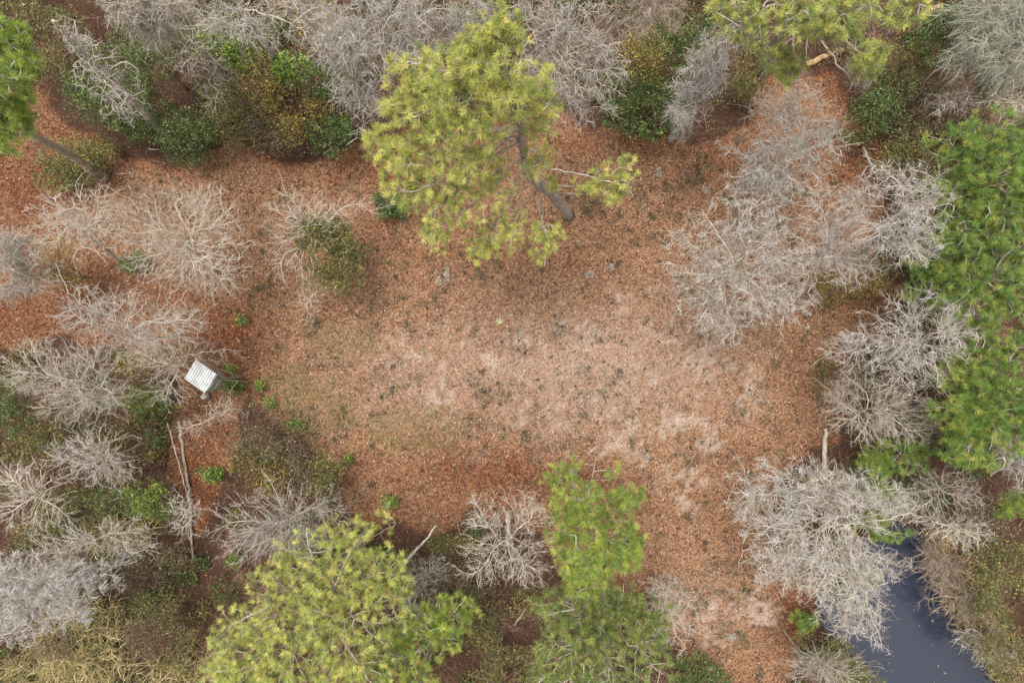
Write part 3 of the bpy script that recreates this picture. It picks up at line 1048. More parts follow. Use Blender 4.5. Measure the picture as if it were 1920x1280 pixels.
# ------------------------------------------------------------------ bare and moss hung trees
BG = 'bare grey trees round the clearing'
tree('dead_tree', 'white dead tree leaning at the upper left with short side branches', 'tree', BG,
     [(150, 80, 50, 50, 12.5, 1.0), (180, 130, 55, 50, 11, 1.1), (215, 170, 60, 50, 9.5, 1.1), (235, 205, 50, 40, 8, .9), (120, 50, 26, 26, 13.5, .5)],
     420, trunk=[(322, 262, 0), (265, 205, 4.5), (190, 130, 9), (140, 85, 12), (100, 40, 14)], r_base=.2, bf=.12, tone='white', grow=1.0, twig=.017, twiglets=1, first=.3, moss=150, moss_len=.4, power=.9)
tree('moss_hung_tree', 'brown grey moss hung tree at the top edge right of the leaning white tree', 'tree', BG,
     [(255, 8, 50, 30, 11, 1.0), (285, 40, 34, 30, 10, .9), (310, 10, 44, 26, 11, .9)], 300, tone='tan', moss=2200, moss_len=1.1, moss_col='tan', twig=.012)
tree('bare_tree', 'white branched bare tree at the top edge with two trunks slanting down right', 'tree', BG,
     [(440, 20, 70, 36, 12, 1.2), (400, 45, 45, 26, 11, .8), (520, 40, 60, 36, 11, .9), (470, 65, 36, 30, 9, .8)], 340, trunk=[(548, 165, 0), (505, 95, 5), (450, 15, 11)], r_base=.22, tone='white', twig=.014, moss=250, bf=.4)
tree('bare_tree', 'thin bare tree with a brown trunk below the top left white branches', 'tree', BG,
     [(360, 80, 34, 22, 10, .6), (345, 115, 30, 24, 9, .6), (400, 150, 30, 40, 6, .6)], 170, trunk=[(440, 172, 0), (400, 118, 5), (368, 80, 9)], r_base=.14, tone='grey', twig=.013, bf=.35)
tree('moss_hung_tree', 'big grey moss hung tree left of the leaning yellow pine', 'tree', BG,
     [(720, 40, 80, 50, 13, 1.6), (680, 85, 70, 50, 12, 1.4), (760, 90, 50, 50, 12, 1.2), (660, 160, 40, 44, 11, 1.2), (690, 195, 28, 36, 10, 1.0), (640, 60, 36, 40, 12, 1), (790, 40, 36, 40, 12, 1)],
     850, tone='warm', moss=3000, moss_len=.9, moss_col='grey', twig=.012, bf=.5)
tree('bare_tree', 'grey bare tree behind the right side of the leaning yellow pine', 'tree', BG,
     [(1060, 60, 70, 50, 13, 1.4), (1100, 120, 60, 50, 12, 1.2), (1040, 130, 50, 60, 12, 1.2), (1080, 185, 60, 36, 10, 1.0), (1010, 30, 40, 40, 13, 1)],
     800, tone='warm', moss=1500, moss_len=.8, moss_col='grey', twig=.012, bf=.5)
tree('moss_hung_tree', 'small grey mossy tree in the gap at the top between big mossy tree and pine', 'tree', BG,
     [(850, 45, 44, 32, 11, 1.0), (885, 20, 40, 26, 11, .8)], 260, tone='grey', moss=700, moss_len=.6, twig=.012)
tree('dead_tree', 'narrow pale grey mossy tree above the right top edge of the litter', 'tree', BG,
     [(1345, 95, 28, 34, 11, 1.0), (1320, 135, 34, 40, 9.5, 1.0), (1290, 185, 34, 40, 8, 1.0), (1275, 230, 24, 30, 6, .8)], 520, trunk=[(1258, 266, 0), (1285, 222, 4), (1318, 155, 8.5), (1350, 80, 12)], r_base=.12,
     tone='grey', moss=1600, moss_len=.7, moss_col='grey', twig=.012, bf=.3)
tree('moss_hung_tree', 'tree streaming long grey green moss in the upper right corner', 'tree', BG,
     [(1860, 40, 60, 50, 7.80, 1.2), (1900, 90, 50, 50, 7.20, 1.2), (1830, 90, 44, 44, 6.60, 1.0), (1910, 20, 50, 40, 7.80, 1)], 480, tone='grey', moss=2600, moss_len=1.4, moss_col='green', twig=.014)
tree('moss_hung_tree', 'pale mossy tree right of the clearing, uppermost of the four there', 'tree', BG,
     [(1500, 265, 60, 36, 7.50, 1.2), (1540, 260, 44, 32, 7.88, 1.0), (1430, 300, 56, 36, 6.75, 1.0), (1480, 330, 70, 40, 6.75, 1.2), (1430, 360, 50, 36, 6.00, .9)],
     800, tone='white', moss=2200, moss_len=.6, moss_col='pale', twig=.012, bf=.5)
tree('moss_hung_tree', 'wide tan grey tangled tree on the right rim of the clearing floor', 'tree', BG,
     [(1400, 420, 70, 50, 8, 1.2), (1330, 480, 70, 60, 7, 1.2), (1400, 520, 80, 60, 7.5, 1.4), (1460, 480, 50, 60, 8, 1.2), (1330, 560, 60, 50, 6, 1.0), (1450, 560, 60, 46, 7, 1.0), (1370, 610, 50, 36, 6, .8)],
     1700, tone='warm', moss=4200, moss_len=.5, moss_col='pale', twig=.0115, bf=.55)
tree('bare_tree', 'pale bare tree with thick forked limbs against the large green pine', 'tree', BG,
     [(1680, 345, 60, 36, 11, 1.0), (1720, 390, 50, 50, 11, 1.2), (1660, 420, 60, 50, 10, 1.2), (1700, 460, 56, 36, 9.5, .9), (1620, 380, 36, 40, 9, .8)],
     850, trunk=[(1620, 470, 0), (1650, 435, 5), (1690, 395, 9.5)], r_base=.17, tone='white', moss=900, moss_len=.5, moss_col='pale', twig=.013, bf=.5)
tree('bare_tree', 'small twiggy bare tree between the tangled tree and the forked pale tree', 'tree', BG,
     [(1550, 420, 60, 50, 7.5, .9), (1590, 490, 54, 40, 7, .8), (1530, 510, 40, 40, 6, .7)], 700, tone='white', moss=1200, moss_col='pale', twig=.012, bf=.5)
tree('bare_tree', 'white spreading bare tree at the right below the yellowish bushes', 'tree', BG,
     [(1700, 600, 70, 44, 8.5, 1.0), (1770, 610, 50, 50, 9, 1.0), (1660, 640, 60, 36, 8, .9), (1740, 670, 60, 40, 8, .9), (1690, 700, 50, 30, 7.5, .8), (1590, 660, 44, 30, 6.5, .7)],
     900, trunk=[(1640, 660, 0), (1680, 650, 4), (1725, 640, 7.5)], tone='white', moss=1100, moss_len=.45, moss_col='pale', twig=.012, bf=.65)
tree('bare_tree', 'grey twiggy bare tree directly below the white spreading one', 'tree', BG,
     [(1620, 740, 56, 36, 4.90, .9), (1680, 760, 50, 44, 5.25, 1.0), (1620, 790, 50, 36, 4.55, .8), (1700, 800, 44, 30, 4.90, .8), (1580, 760, 30, 40, 4.20, .7)],
     850, tone='warm', moss=450, moss_len=.4, moss_col='tan', twig=.012, bf=.65)
tree('moss_hung_tree', 'huge pale mossy tree leaning from the clearing over the pond', 'tree', BG,
     [(1430, 930, 56, 50, 9, 1.2), (1490, 900, 60, 36, 10, 1.1), (1470, 985, 70, 50, 10, 1.4), (1560, 910, 70, 32, 10.5, 1.0), (1550, 970, 70, 50, 11, 1.4), (1640, 925, 60, 28, 10.5, .9), (1690, 950, 40, 26, 10, .7),
      (1540, 1040, 80, 50, 10.5, 1.3), (1470, 1050, 56, 40, 9, 1.0), (1600, 1060, 50, 44, 10, 1.0), (1570, 1110, 56, 36, 9.5, .9), (1620, 1130, 36, 40, 9, .7), (1590, 1160, 50, 30, 8.5, .7), (1650, 1195, 20, 22, 8, .5), (1660, 1060, 36, 26, 9, .6)],
     2100, trunk=[(1500, 920, 0), (1530, 935, 4), (1570, 965, 8), (1590, 990, 10)], r_base=.32, tone='warm', moss=5200, moss_len=.6, moss_col='pale', twig=.0125, bf=.55, limbs=20)
tree('bare_tree', 'thin bare tree at the right between the pond head and the green pine', 'tree', BG,
     [(1770, 905, 50, 24, 3.85, .7), (1800, 930, 36, 20, 3.85, .5), (1740, 940, 36, 24, 3.30, .6)], 260, tone='grey', twig=.012, bf=.6)
tree('bare_tree', 'small pale bare tree on the litter at the lower centre right', 'tree', BG,
     [(1245, 1110, 34, 30, 5, .7), (1270, 1150, 34, 34, 5, .7), (1240, 1170, 30, 28, 4.5, .6), (1275, 1195, 26, 22, 4.5, .5)], 360, tone='tan', twig=.011, bf=.5)
tree('bare_tree', 'bare tree radiating pale branches like a star at the lower centre', 'tree', BG,
     [(950, 1005, 86, 86, 6, 1.0), (905, 960, 40, 36, 6.5, .5), (990, 960, 44, 36, 6.5, .5), (985, 1060, 50, 40, 6, .6), (890, 1060, 40, 40, 6, .6)],
     560, trunk=[(955, 962, 0), (952, 990, 2.5), (950, 1015, 4.3)], r_base=.17, tone='tan', grow=1.15, moss=350, moss_len=.5, moss_col='grey', twig=.0115, bf=.6, first=.75, twiglets=2, power=.42)
tree('bare_tree', 'grey bare tree leaning over the top left of the broad bottom pine', 'tree', BG,
     [(520, 940, 44, 36, 7, .8), (470, 980, 60, 44, 6.5, .9), (550, 990, 70, 40, 7, .9), (470, 1030, 50, 26, 6.5, .6), (610, 960, 40, 34, 7, .7), (560, 1020, 40, 24, 7, .5)],
     800, tone='grey', moss=500, moss_len=.4, moss_col='grey', twig=.012, bf=.75)
tree('bare_tree', 'white bare tree on the left, halfway between hunting stand and bottom left mossy tree', 'tree', BG,
     [(170, 835, 60, 34, 4.80, .8), (220, 860, 44, 40, 4.80, .8), (130, 860, 36, 28, 4.50, .6), (180, 885, 44, 26, 4.20, .6)], 420, tone='white', twig=.0135, bf=.7, moss=150)
tree('moss_hung_tree', 'very pale thickly mossed tree at the lower left edge', 'tree', BG,
     [(60, 1080, 60, 44, 6.60, 1.1), (110, 1090, 50, 40, 6.60, 1.0), (60, 1130, 66, 44, 6.60, 1.2), (20, 1170, 44, 36, 6.30, 1.0), (120, 1130, 40, 36, 6.30, .9), (0, 1100, 44, 50, 6.60, 1.0), (170, 1080, 40, 26, 5.70, .7)],
     950, tone='white', moss=5600, moss_len=.6, moss_col='pale', twig=.013, bf=.5)
tree('bare_tree', 'pale bare tree spreading flat branches above the thickly mossed tree', 'tree', BG,
     [(150, 1010, 66, 26, 4.80, .6), (220, 1000, 50, 24, 4.80, .5), (110, 1030, 40, 26, 4.80, .5), (250, 1030, 36, 20, 4.20, .4)], 330, tone='white', twig=.0135, bf=.7, moss=250, moss_col='pale')
tree('bare_tree', 'grey fan shaped bare tree at the left edge beside the hunting stand', 'tree', BG,
     [(90, 690, 70, 44, 8, .9), (150, 720, 60, 44, 8, 1.0), (60, 710, 40, 26, 8, .6), (180, 680, 44, 36, 7, .7), (190, 750, 50, 36, 6.5, .8), (110, 760, 44, 26, 7, .6)],
     850, trunk=[(290, 745, 0), (245, 752, 3), (200, 740, 5.5)], tone='warm', twig=.0125, bf=.6, first=.5, moss=500, moss_col='tan', moss_len=.4, power=.42)
tree('bare_tree', 'white whip branched bare tree above the hunting stand', 'tree', BG,
     [(180, 580, 60, 36, 8, .8), (240, 600, 70, 40, 8, .9), (160, 600, 44, 26, 8, .5), (300, 620, 56, 34, 7.5, .7), (230, 640, 50, 36, 7, .7), (355, 600, 26, 36, 7.5, .5)],
     700, trunk=[(335, 628, 0), (300, 632, 2.5), (250, 620, 5.5)], tone='white', twig=.0135, bf=.6, first=.5, moss=150, power=.42)
tree('bare_tree', 'wide tan bare tree on the orange litter left of the clearing', 'tree', BG,
     [(310, 410, 70, 50, 7.5, 1.0), (390, 430, 66, 60, 7.5, 1.0), (340, 480, 80, 50, 7, 1.0), (280, 460, 50, 50, 7, .8), (400, 510, 50, 40, 6, .8), (330, 370, 60, 26, 7.5, .6)],
     1250, trunk=[(405, 512, 0), (390, 495, 3), (365, 470, 6)], tone='tan', twig=.0115, bf=.6, first=.4, power=.42)
tree('bare_tree', 'tan bare tree left of the wide tan one, its trunk slanting to a dark shrub', 'tree', BG,
     [(130, 400, 60, 40, 9, .8), (170, 430, 56, 46, 8, .8), (110, 440, 40, 30, 8.5, .6), (190, 380, 40, 30, 8, .6)], 480, trunk=[(228, 492, 0), (195, 465, 3.5), (150, 430, 7)], r_base=.14, tone='tan', twig=.0125, bf=.55, power=.42)
tree('bare_tree', 'fine pale twigged small tree rising over the olive shrub left of the clearing', 'tree', BG,
     [(560, 405, 60, 40, 5, .7), (640, 395, 60, 26, 5, .6), (545, 470, 40, 50, 4.5, .6)], 480, tone='tan', twig=.0095, bf=.7)
tree('bare_sapling', 'tiny pale bare sapling on the litter below the olive shrub', 'sapling', BG,
     [(575, 570, 24, 30, 2.5, .5), (590, 550, 18, 20, 2.5, .3)], 110, tone='tan', twig=.009, twiglets=2, twig_len=.25)
tree('moss_hung_tree', 'pale branched mossy tree cut by the left edge beside yellow leaves', 'tree', BG,
     [(20, 480, 40, 30, 6.00, .8), (10, 450, 40, 20, 6.00, .6), (60, 520, 44, 26, 4.80, .7), (20, 540, 40, 16, 4.80, .5)], 300, tone='white', moss=1500, moss_len=1.1, moss_col='tan', twig=.013)
tree('bare_tree', 'faint pale small tree on the litter below the mossy yellow green top pine', 'tree', BG,
     [(1480, 200, 56, 30, 6.5, .7), (1500, 175, 36, 26, 6.5, .6), (1450, 225, 40, 26, 6, .5)], 350, tone='warm', moss=500, moss_col='tan', twig=.011)
tree('bare_tree', 'thin grey bare tree rising through the green shrub beside the pond', 'tree', BG,
     [(1530, 1235, 46, 26, 5, .6), (1570, 1260, 50, 26, 5, .6), (1510, 1260, 30, 20, 5, .4)], 300, tone='grey', twig=.012, bf=.8)
tree('bare_tree', 'thin drooping bare tree at the left edge below the white bare tree', 'tree', BG,
     [(60, 920, 60, 34, 4.80, .7), (100, 960, 44, 30, 4.50, .6), (30, 890, 40, 26, 4.80, .5), (30, 960, 36, 26, 4.80, .5)], 300, tone='tan', twig=.013, bf=.8)
tree('bare_tree', 'grey bare tree cut by the right edge above the pond thicket', 'tree', BG,
     [(1905, 850, 26, 30, 5.00, .7), (1915, 890, 30, 26, 5.00, .6)], 200, tone='grey', moss=300, twig=.012)
tree('bare_tree', 'grey brown bare tree at the right edge below the streaming moss', 'tree', BG,
     [(1880, 170, 50, 30, 6.00, .8), (1800, 190, 40, 20, 4.80, .5), (1910, 200, 40, 20, 6.00, .6)], 320, tone='tan', moss=700, moss_len=.8, moss_col='brown', twig=.012)
tree('bare_tree', 'leafless grey tree at the top edge left of the big mossy tree', 'tree', BG,
     [(565, 20, 40, 40, 11, .9), (600, 60, 36, 30, 10, .7)], 220, tone='tan', moss=500, moss_col='brown', moss_len=.7, twig=.012)
tree('bare_tree', 'twiggy brown tree at the top edge right of the grey bare tree', 'tree', BG,
     [(1180, 25, 50, 36, 11, .9), (1240, 20, 40, 30, 10, .8)], 320, tone='brown', moss=500, moss_col='brown', moss_len=.6, twig=.012)
tree('bare_tree', 'leafless grey tangle hanging over the left of the hunting stand roof', 'tree', BG,
     [(290, 670, 50, 36, 4.5, .6), (330, 690, 30, 40, 4, .5), (310, 740, 40, 20, 3.5, .4), (400, 660, 40, 18, 3, .4)], 420, tone='tan', twig=.0105, bf=.6)
tree('bare_sapling', 'thin pale branched sapling below the hunting stand', 'sapling', BG,
     [(405, 765, 26, 20, 2.6, .4), (360, 800, 30, 16, 2.5, .4), (430, 770, 26, 12, 2.4, .3)], 120, tone='tan', twig=.01)
tree('bare_sapling', 'pale twiggy sapling at the foot of the long fallen trunk', 'sapling', BG,
     [(345, 955, 28, 26, 3, .5), (350, 985, 24, 20, 2.6, .4)], 160, tone='tan', twig=.01)
tree('bare_tree', 'grey bare tree with ragged moss right of the broad bottom pine', 'tree', BG,
     [(800, 1070, 30, 20, 5.60, .6), (780, 1110, 30, 30, 4.80, .5), (770, 1150, 40, 14, 5.60, .4)], 180, tone='grey', moss=500, moss_len=.5, twig=.013)
tree('bare_tree', 'pale bare tree at the right between yellow leaves and the pine tips', 'tree', BG,
     [(1820, 590, 20, 30, 6.00, .5), (1790, 560, 26, 20, 6.00, .4)], 110, tone='white', twig=.012, bf=.8)
tree('bare_tree', 'scrubby grey tree along the right bank above the pond', 'tree', BG,
     [(1775, 985, 50, 26, 3.15, .6), (1820, 1000, 36, 26, 3.15, .5)], 260, tone='tan', twig=.011, moss=200, moss_col='tan')

tree('bare_bush', 'brown twiggy brush hanging over the water at the head of the right bank', 'bush', BG,
     [(1745, 1045, 44, 26, 1.6, .6), (1775, 1065, 36, 26, 1.8, .6), (1730, 1030, 26, 18, 1.2, .4)], 330, trunk=[(1800, 1055, 0), (1785, 1055, .8), (1765, 1055, 1.5)], tone='brown', twig=.015, bf=.5, r_base=.06)
tree('bare_bush', 'brown twiggy brush hanging over the water halfway down the right bank', 'bush', BG,
     [(1790, 1120, 46, 28, 1.7, .6), (1825, 1140, 36, 26, 1.8, .6), (1780, 1090, 28, 20, 1.3, .4)], 330, trunk=[(1850, 1120, 0), (1830, 1122, .8), (1805, 1122, 1.5)], tone='brown', twig=.015, bf=.5, r_base=.06)
tree('bare_bush', 'tan twiggy brush hanging over the water low on the right bank', 'bush', BG,
     [(1840, 1190, 36, 26, 1.6, .6), (1870, 1225, 36, 26, 1.6, .6)], 260, trunk=[(1890, 1200, 0), (1875, 1203, .8), (1855, 1205, 1.4)], tone='tan', twig=.014, bf=.5, r_base=.06)

# ------------------------------------------------------------------ shrubs
DK = [(0.054, 0.090, 0.026), (0.082, 0.126, 0.034), (0.120, 0.168, 0.046), (0.038, 0.058, 0.022), (0.192, 0.216, 0.060)]
DKW = [.32, .30, .2, .12, .06]
OL = [(0.110, 0.116, 0.033), (0.154, 0.154, 0.044), (0.077, 0.094, 0.026), (0.220, 0.182, 0.055), (0.132, 0.094, 0.044)]
OLW = [.3, .25, .2, .15, .1]
YL = [(.26, .20, .045), (.20, .17, .04), (.33, .24, .05), (.12, .12, .035), (.24, .14, .05)]
YLW = [.3, .25, .15, .2, .1]
LG = [(.12, .19, .035), (.17, .25, .04), (.085, .14, .03), (.23, .29, .05), (.06, .10, .02)]
LGW = [.32, .26, .2, .1, .12]
BR = [(.13, .095, .06), (.18, .135, .085), (.09, .065, .04), (.10, .09, .045), (.26, .20, .12)]
BRW = [.3, .25, .2, .15, .1]
SG = 'shrubs below the trees'


def shrub(label, lobes, pal, n=2600, size=.10, tips=None, name='shrub', twig=.008):
    w = {'DK': (DK, DKW), 'OL': (OL, OLW), 'YL': (YL, YLW), 'LG': (LG, LGW), 'BR': (BR, BRW)}[pal]
    a = sum(q[2] * q[3] for q in lobes)
    tips = tips or int(np.clip(a / 11, 24, 420))
    return tree(name, label, 'shrub', SG, lobes, tips, bf=.4, tone='brown', twig=twig, twiglets=0, leaf=(int(n * 1.5), size, w[0], w[1]), first=.1, power=.38, bark=M_STEM, limbs=5)


shrub('round dark green shrub alone on the litter left of the leaning pine', [(735, 382, 30, 23, 1.2, .9), (722, 392, 18, 16, .9, .6)], 'DK', 3200)
shrub('dark olive shrub at the foot of the leaning white dead tree', [(345, 255, 44, 44, 2.4, 1.6), (375, 240, 34, 40, 2.2, 1.4), (320, 240, 30, 36, 2.2, 1.4), (348, 290, 36, 18, 1.6, 1.0)], 'DK', 4800)
shrub('tall green cedar like shrub near the upper left', [(270, 140, 40, 44, 4.6, 1.8), (280, 100, 36, 36, 5, 1.6), (250, 90, 30, 30, 4.6, 1.4)], 'DK', 4600, .09, name='evergreen_shrub')
shrub('dark green shrub left of the white dead tree foot', [(240, 215, 40, 40, 3, 1.6), (200, 195, 40, 34, 3, 1.4), (250, 245, 30, 24, 2.2, 1.2)], 'DK', 4200)
shrub('dark green bushy shrub at the left under the white dead tree', [(165, 185, 36, 36, 2.8, 1.3), (150, 160, 26, 26, 2.8, 1.2)], 'DK', 2600)
shrub('dark green shrub on the litter edge below yellow leaves', [(620, 260, 38, 34, 2.2, 1.3), (640, 235, 24, 24, 2.4, 1.2)], 'DK', 3400)
shrub('yellow leaved shrub above the dark shrub at the litter edge', [(560, 210, 34, 44, 3.2, 1.2), (600, 215, 36, 24, 3, 1.0), (540, 240, 30, 30, 2.4, 1.0)], 'YL', 2200, .09)
shrub('large dark green shrub at the top of the clearing right of the pine', [(1170, 165, 44, 40, 4, 1.6), (1210, 205, 50, 40, 3.4, 1.6), (1160, 205, 34, 30, 3, 1.3), (1215, 235, 44, 24, 2.6, 1.2), (1240, 160, 40, 36, 3.8, 1.4)], 'DK', 6000, .11)
shrub('yellow and green shrub behind the large dark shrub', [(1200, 125, 40, 26, 5, 1.2), (1180, 95, 36, 26, 5, 1.2)], 'YL', 1800, .09)
shrub('dark green shrub at the upper right beside the bent fallen log', [(1640, 205, 40, 36, 3, 1.4), (1620, 240, 36, 24, 2.4, 1.2), (1670, 180, 36, 30, 3, 1.2), (1690, 210, 40, 36, 2.6, 1.2)], 'DK', 4600)
shrub('olive brown shrub behind the long bare pine trunk on the left', [(140, 300, 60, 34, 1.4, 1.0), (170, 285, 40, 26, 1.5, .9), (110, 330, 44, 26, 1.2, .8)], 'OL', 6500)
shrub('olive shrub under fine pale twigs left of the clearing', [(620, 465, 56, 46, 4.2, 1.3), (650, 505, 36, 38, 3.6, 1.1), (600, 430, 44, 30, 4.2, 1.0), (610, 520, 40, 26, 3, .9)], 'OL', 8500, .105)
shrub('small dark spiky shrub at the slanting tan trunk foot', [(250, 490, 24, 15, .9, .5)], 'DK', 1100)
shrub('green shrub at the left, right hand one of a pair', [(280, 935, 40, 32, 3, 1.2), (285, 960, 30, 20, 2.4, 1.0)], 'LG', 3000, .08)
shrub('dark olive shrub, left hand one of the pair', [(205, 940, 40, 32, 2.6, 1.2)], 'DK', 2200, .08)
shrub('small bright green shrub on dark litter right of the long fallen trunk', [(397, 888, 18, 14, .9, .5)], 'LG', 800, .12)
shrub('brown olive thicket right of the long fallen trunk', [(490, 790, 44, 36, 2.4, 1.2), (520, 820, 44, 36, 2.4, 1.2), (470, 830, 36, 36, 2.2, 1.0), (550, 840, 36, 30, 2, 1)], 'BR', 4800, .08)
shrub('olive green shrub above the grey bare tree near the lower left', [(610, 880, 26, 34, 2.4, 1.1), (600, 915, 26, 20, 2, .9)], 'OL', 1800)
shrub('yellow leaved thicket below the brown thicket', [(500, 880, 36, 36, 2.2, 1.0), (450, 860, 26, 30, 2, .9), (510, 915, 24, 20, 2, .8)], 'YL', 1500, .09)
shrub('brown twiggy bush right of the yellow thicket', [(570, 890, 40, 30, 2, 1.0), (640, 925, 40, 26, 1.6, .8)], 'BR', 2200, .08)
shrub('dark green shrub at the left edge below the fan shaped bare tree', [(20, 740, 34, 40, 4, 1.4), (25, 790, 30, 26, 3.4, 1.2)], 'DK', 2600)
shrub('mid green shrub in the woods left of the white bare tree', [(80, 800, 36, 30, 3, 1.2), (60, 840, 36, 26, 3, 1.0)], 'OL', 2200)
shrub('green shrub spilling beside the pond at the bottom edge', [(1570, 1240, 60, 30, 2.2, 1.0), (1540, 1215, 44, 26, 2, .9), (1610, 1270, 44, 26, 2.2, 1.0), (1620, 1240, 30, 20, 2, .8)], 'OL', 4600, .09)
shrub('dark green rounded shrub at the bottom edge on the litter', [(1305, 1262, 44, 30, 2, 1.0), (1330, 1285, 36, 20, 2, .8)], 'DK', 3600)
shrub('small yellow green bush beside the hunting stand', [(432, 722, 13, 12, .8, .5), (445, 728, 12, 10, .7, .4)], 'LG', 650)
shrub('tiny dull green sapling just right of the hunting stand roof', [(432, 690, 9, 8, .6, .3)], 'LG', 220, name='sapling')
shrub('tiny green sapling on the litter above the hunting stand', [(453, 603, 7, 9, .6, .3)], 'LG', 240, name='sapling')
shrub('tiny yellow green sapling on the clearing right of the hunting stand', [(487, 722, 8, 8, .5, .3)], 'LG', 240, name='sapling')
shrub('small green sapling by the thicket at the clearing left rim', [(505, 757, 10, 8, .6, .3)], 'LG', 260, name='sapling')
shrub('bright green small bush right of the brown thicket', [(550, 797, 14, 12, .8, .4)], 'LG', 420)
shrub('tiny green sapling on the litter right of the brown thicket', [(655, 860, 8, 7, .5, .3)], 'LG', 200, name='sapling')
shrub('bright green little bush above the narrow pine bough at the lower left', [(729, 944, 12, 10, 1.0, .5)], 'LG', 420)
shrub('small bright green plant in the dark wood left of the broad pine', [(436, 1050, 12, 11, .9, .4)], 'LG', 350)
shrub('bright green leafy shrub at the top left under white branches', [(410, 80, 40, 34, 5, 1.3), (440, 95, 34, 30, 5, 1.2)], 'LG', 2800, .11)
shrub('green leafy shrub right of the top left white branches', [(545, 125, 30, 24, 4, 1.0)], 'LG', 1600, .12)
shrub('dark shrub left of the big mossy tree', [(600, 150, 34, 30, 3.5, 1.2)], 'DK', 2400)
shrub('yellow olive shrub below the slanting twin trunks', [(485, 140, 34, 36, 4, 1.2), (500, 180, 26, 26, 3.4, 1.0)], 'YL', 1700, .09)
shrub('olive brown scrub on the slope right of the white dead tree foot', [(430, 200, 36, 44, 2.8, 1.1), (400, 190, 26, 36, 2.8, 1.0), (470, 240, 40, 30, 1.8, .8)], 'OL', 3200, .08)
shrub('brown scrub at the litter edge below the twin trunks', [(500, 240, 40, 36, 2, .9), (530, 270, 40, 24, 1.4, .7), (440, 260, 30, 24, 1.4, .7)], 'BR', 3000, .08)
shrub('yellow leaf sprays at the top left of the big mossy tree', [(570, 65, 26, 30, 4, 1.0), (620, 30, 24, 26, 4.5, 1.0)], 'YL', 900, .11)
shrub('bright leaved bush at the top edge right of centre', [(1280, 55, 44, 26, 4, 1.2), (1300, 75, 30, 20, 3.8, 1.0)], 'DK', 2400, .11)
shrub('olive shrub at the top edge beside the bright leaved bush', [(1215, 60, 36, 36, 4.5, 1.3), (1225, 100, 26, 26, 4.5, 1.1)], 'OL', 2400)
shrub('dark green shrub in the upper right under streaming moss', [(1770, 70, 40, 40, 5, 1.4), (1800, 50, 36, 30, 5.5, 1.2), (1760, 40, 30, 24, 5, 1)], 'DK', 3400, .11)
shrub('rusty olive scrub under the right end of the mossy top pine', [(1690, 100, 50, 36, 3.4, 1.2), (1720, 130, 50, 36, 3, 1.1), (1660, 150, 40, 24, 2.6, 1.0)], 'OL', 3800, .09)
shrub('yellow green bush at the upper right edge', [(1840, 150, 40, 26, 5, 1.1), (1860, 175, 30, 20, 4.8, .9)], 'YL', 1700)
shrub('brown thicket above the large right hand pine', [(1740, 190, 40, 36, 3.4, 1.2), (1770, 220, 44, 30, 3.4, 1.2), (1720, 235, 30, 30, 3, 1.0)], 'BR', 3600, .08)
shrub('olive bush at the left foot of the large right hand pine', [(1700, 275, 40, 36, 3, 1.2), (1680, 300, 30, 24, 2.6, 1.0), (1740, 300, 36, 30, 3.4, 1.1)], 'OL', 3200)
shrub('golden leaved bushes below the small twiggy tree on the right', [(1590, 540, 50, 26, 3, 1.0), (1640, 520, 44, 26, 3.4, 1.0), (1560, 530, 26, 26, 2.6, .8)], 'YL', 2600, .085)
shrub('olive haze of twigs between the two right hand bare trees', [(1590, 700, 44, 24, 1.6, .7), (1540, 700, 26, 36, 1.2, .6)], 'OL', 1400, .08)
shrub('golden scrub under the twiggy grey tree on the right', [(1640, 740, 40, 24, 2.2, .8), (1700, 790, 44, 30, 2.2, .8), (1640, 810, 44, 24, 1.8, .7)], 'YL', 1500, .08)
shrub('olive green bush at the lower right edge', [(1880, 1080, 44, 36, 3.4, 1.1), (1860, 1040, 36, 26, 3, 1.0), (1905, 1040, 30, 30, 3.4, 1.0)], 'OL', 3400)
shrub('olive bush on the pond bank in the lower right corner', [(1860, 1190, 44, 36, 3, 1.1), (1890, 1230, 44, 36, 3, 1.1), (1870, 1145, 40, 26, 3, 1.0), (1900, 1270, 36, 30, 3, 1)], 'OL', 4400)
shrub('brown leaved scrub above the pond bank on the right', [(1850, 960, 44, 26, 2.6, .9), (1800, 970, 40, 24, 2.2, .8), (1870, 1000, 36, 24, 2.4, .8)], 'BR', 2600, .09)
shrub('brown twiggy bush between broad pine and radiating bare tree', [(850, 1060, 50, 36, 2.2, 1.0), (830, 1100, 50, 30, 2.2, 1.0), (890, 1090, 40, 26, 2, .9)], 'BR', 3800, .08)
shrub('olive bush behind the radiating bare tree', [(870, 1030, 36, 24, 2.4, .8), (830, 1020, 26, 20, 2, .8)], 'OL', 1500, .09)
shrub('olive shrub at the bottom edge between two pines', [(960, 1240, 50, 30, 3, 1.0), (930, 1270, 40, 24, 3, 1.0), (900, 1190, 30, 30, 2.4, .9)], 'OL', 3000)
shrub('small dark weed clump beside the leaning pine foot', [(1106, 384, 16, 13, .5, .3)], 'BR', 450)
shrub('brown olive scrub right of the narrow pale mossy tree', [(1385, 135, 40, 34, 2.6, 1.0), (1400, 165, 36, 20, 1.8, .8), (1360, 170, 26, 26, 1.8, .8)], 'OL', 2400, .08)
shrub('yellow leaved shrub at the left edge beside hanging moss', [(110, 480, 30, 40, 3.4, 1.0), (80, 520, 40, 24, 3, .9), (130, 530, 30, 20, 2.6, .8)], 'YL', 1700, .09)
shrub('yellow green vine leaves left of the hunting stand', [(270, 660, 50, 26, 2.6, .8), (320, 650, 30, 20, 2.2, .6), (250, 690, 30, 20, 2.4, .6)], 'YL', 1300, .1)
shrub('green vines sprawling below the fan shaped bare tree', [(270, 740, 36, 26, 2, .8), (250, 755, 30, 18, 2, .7), (300, 760, 30, 14, 1.8, .6)], 'LG', 1300, .1)
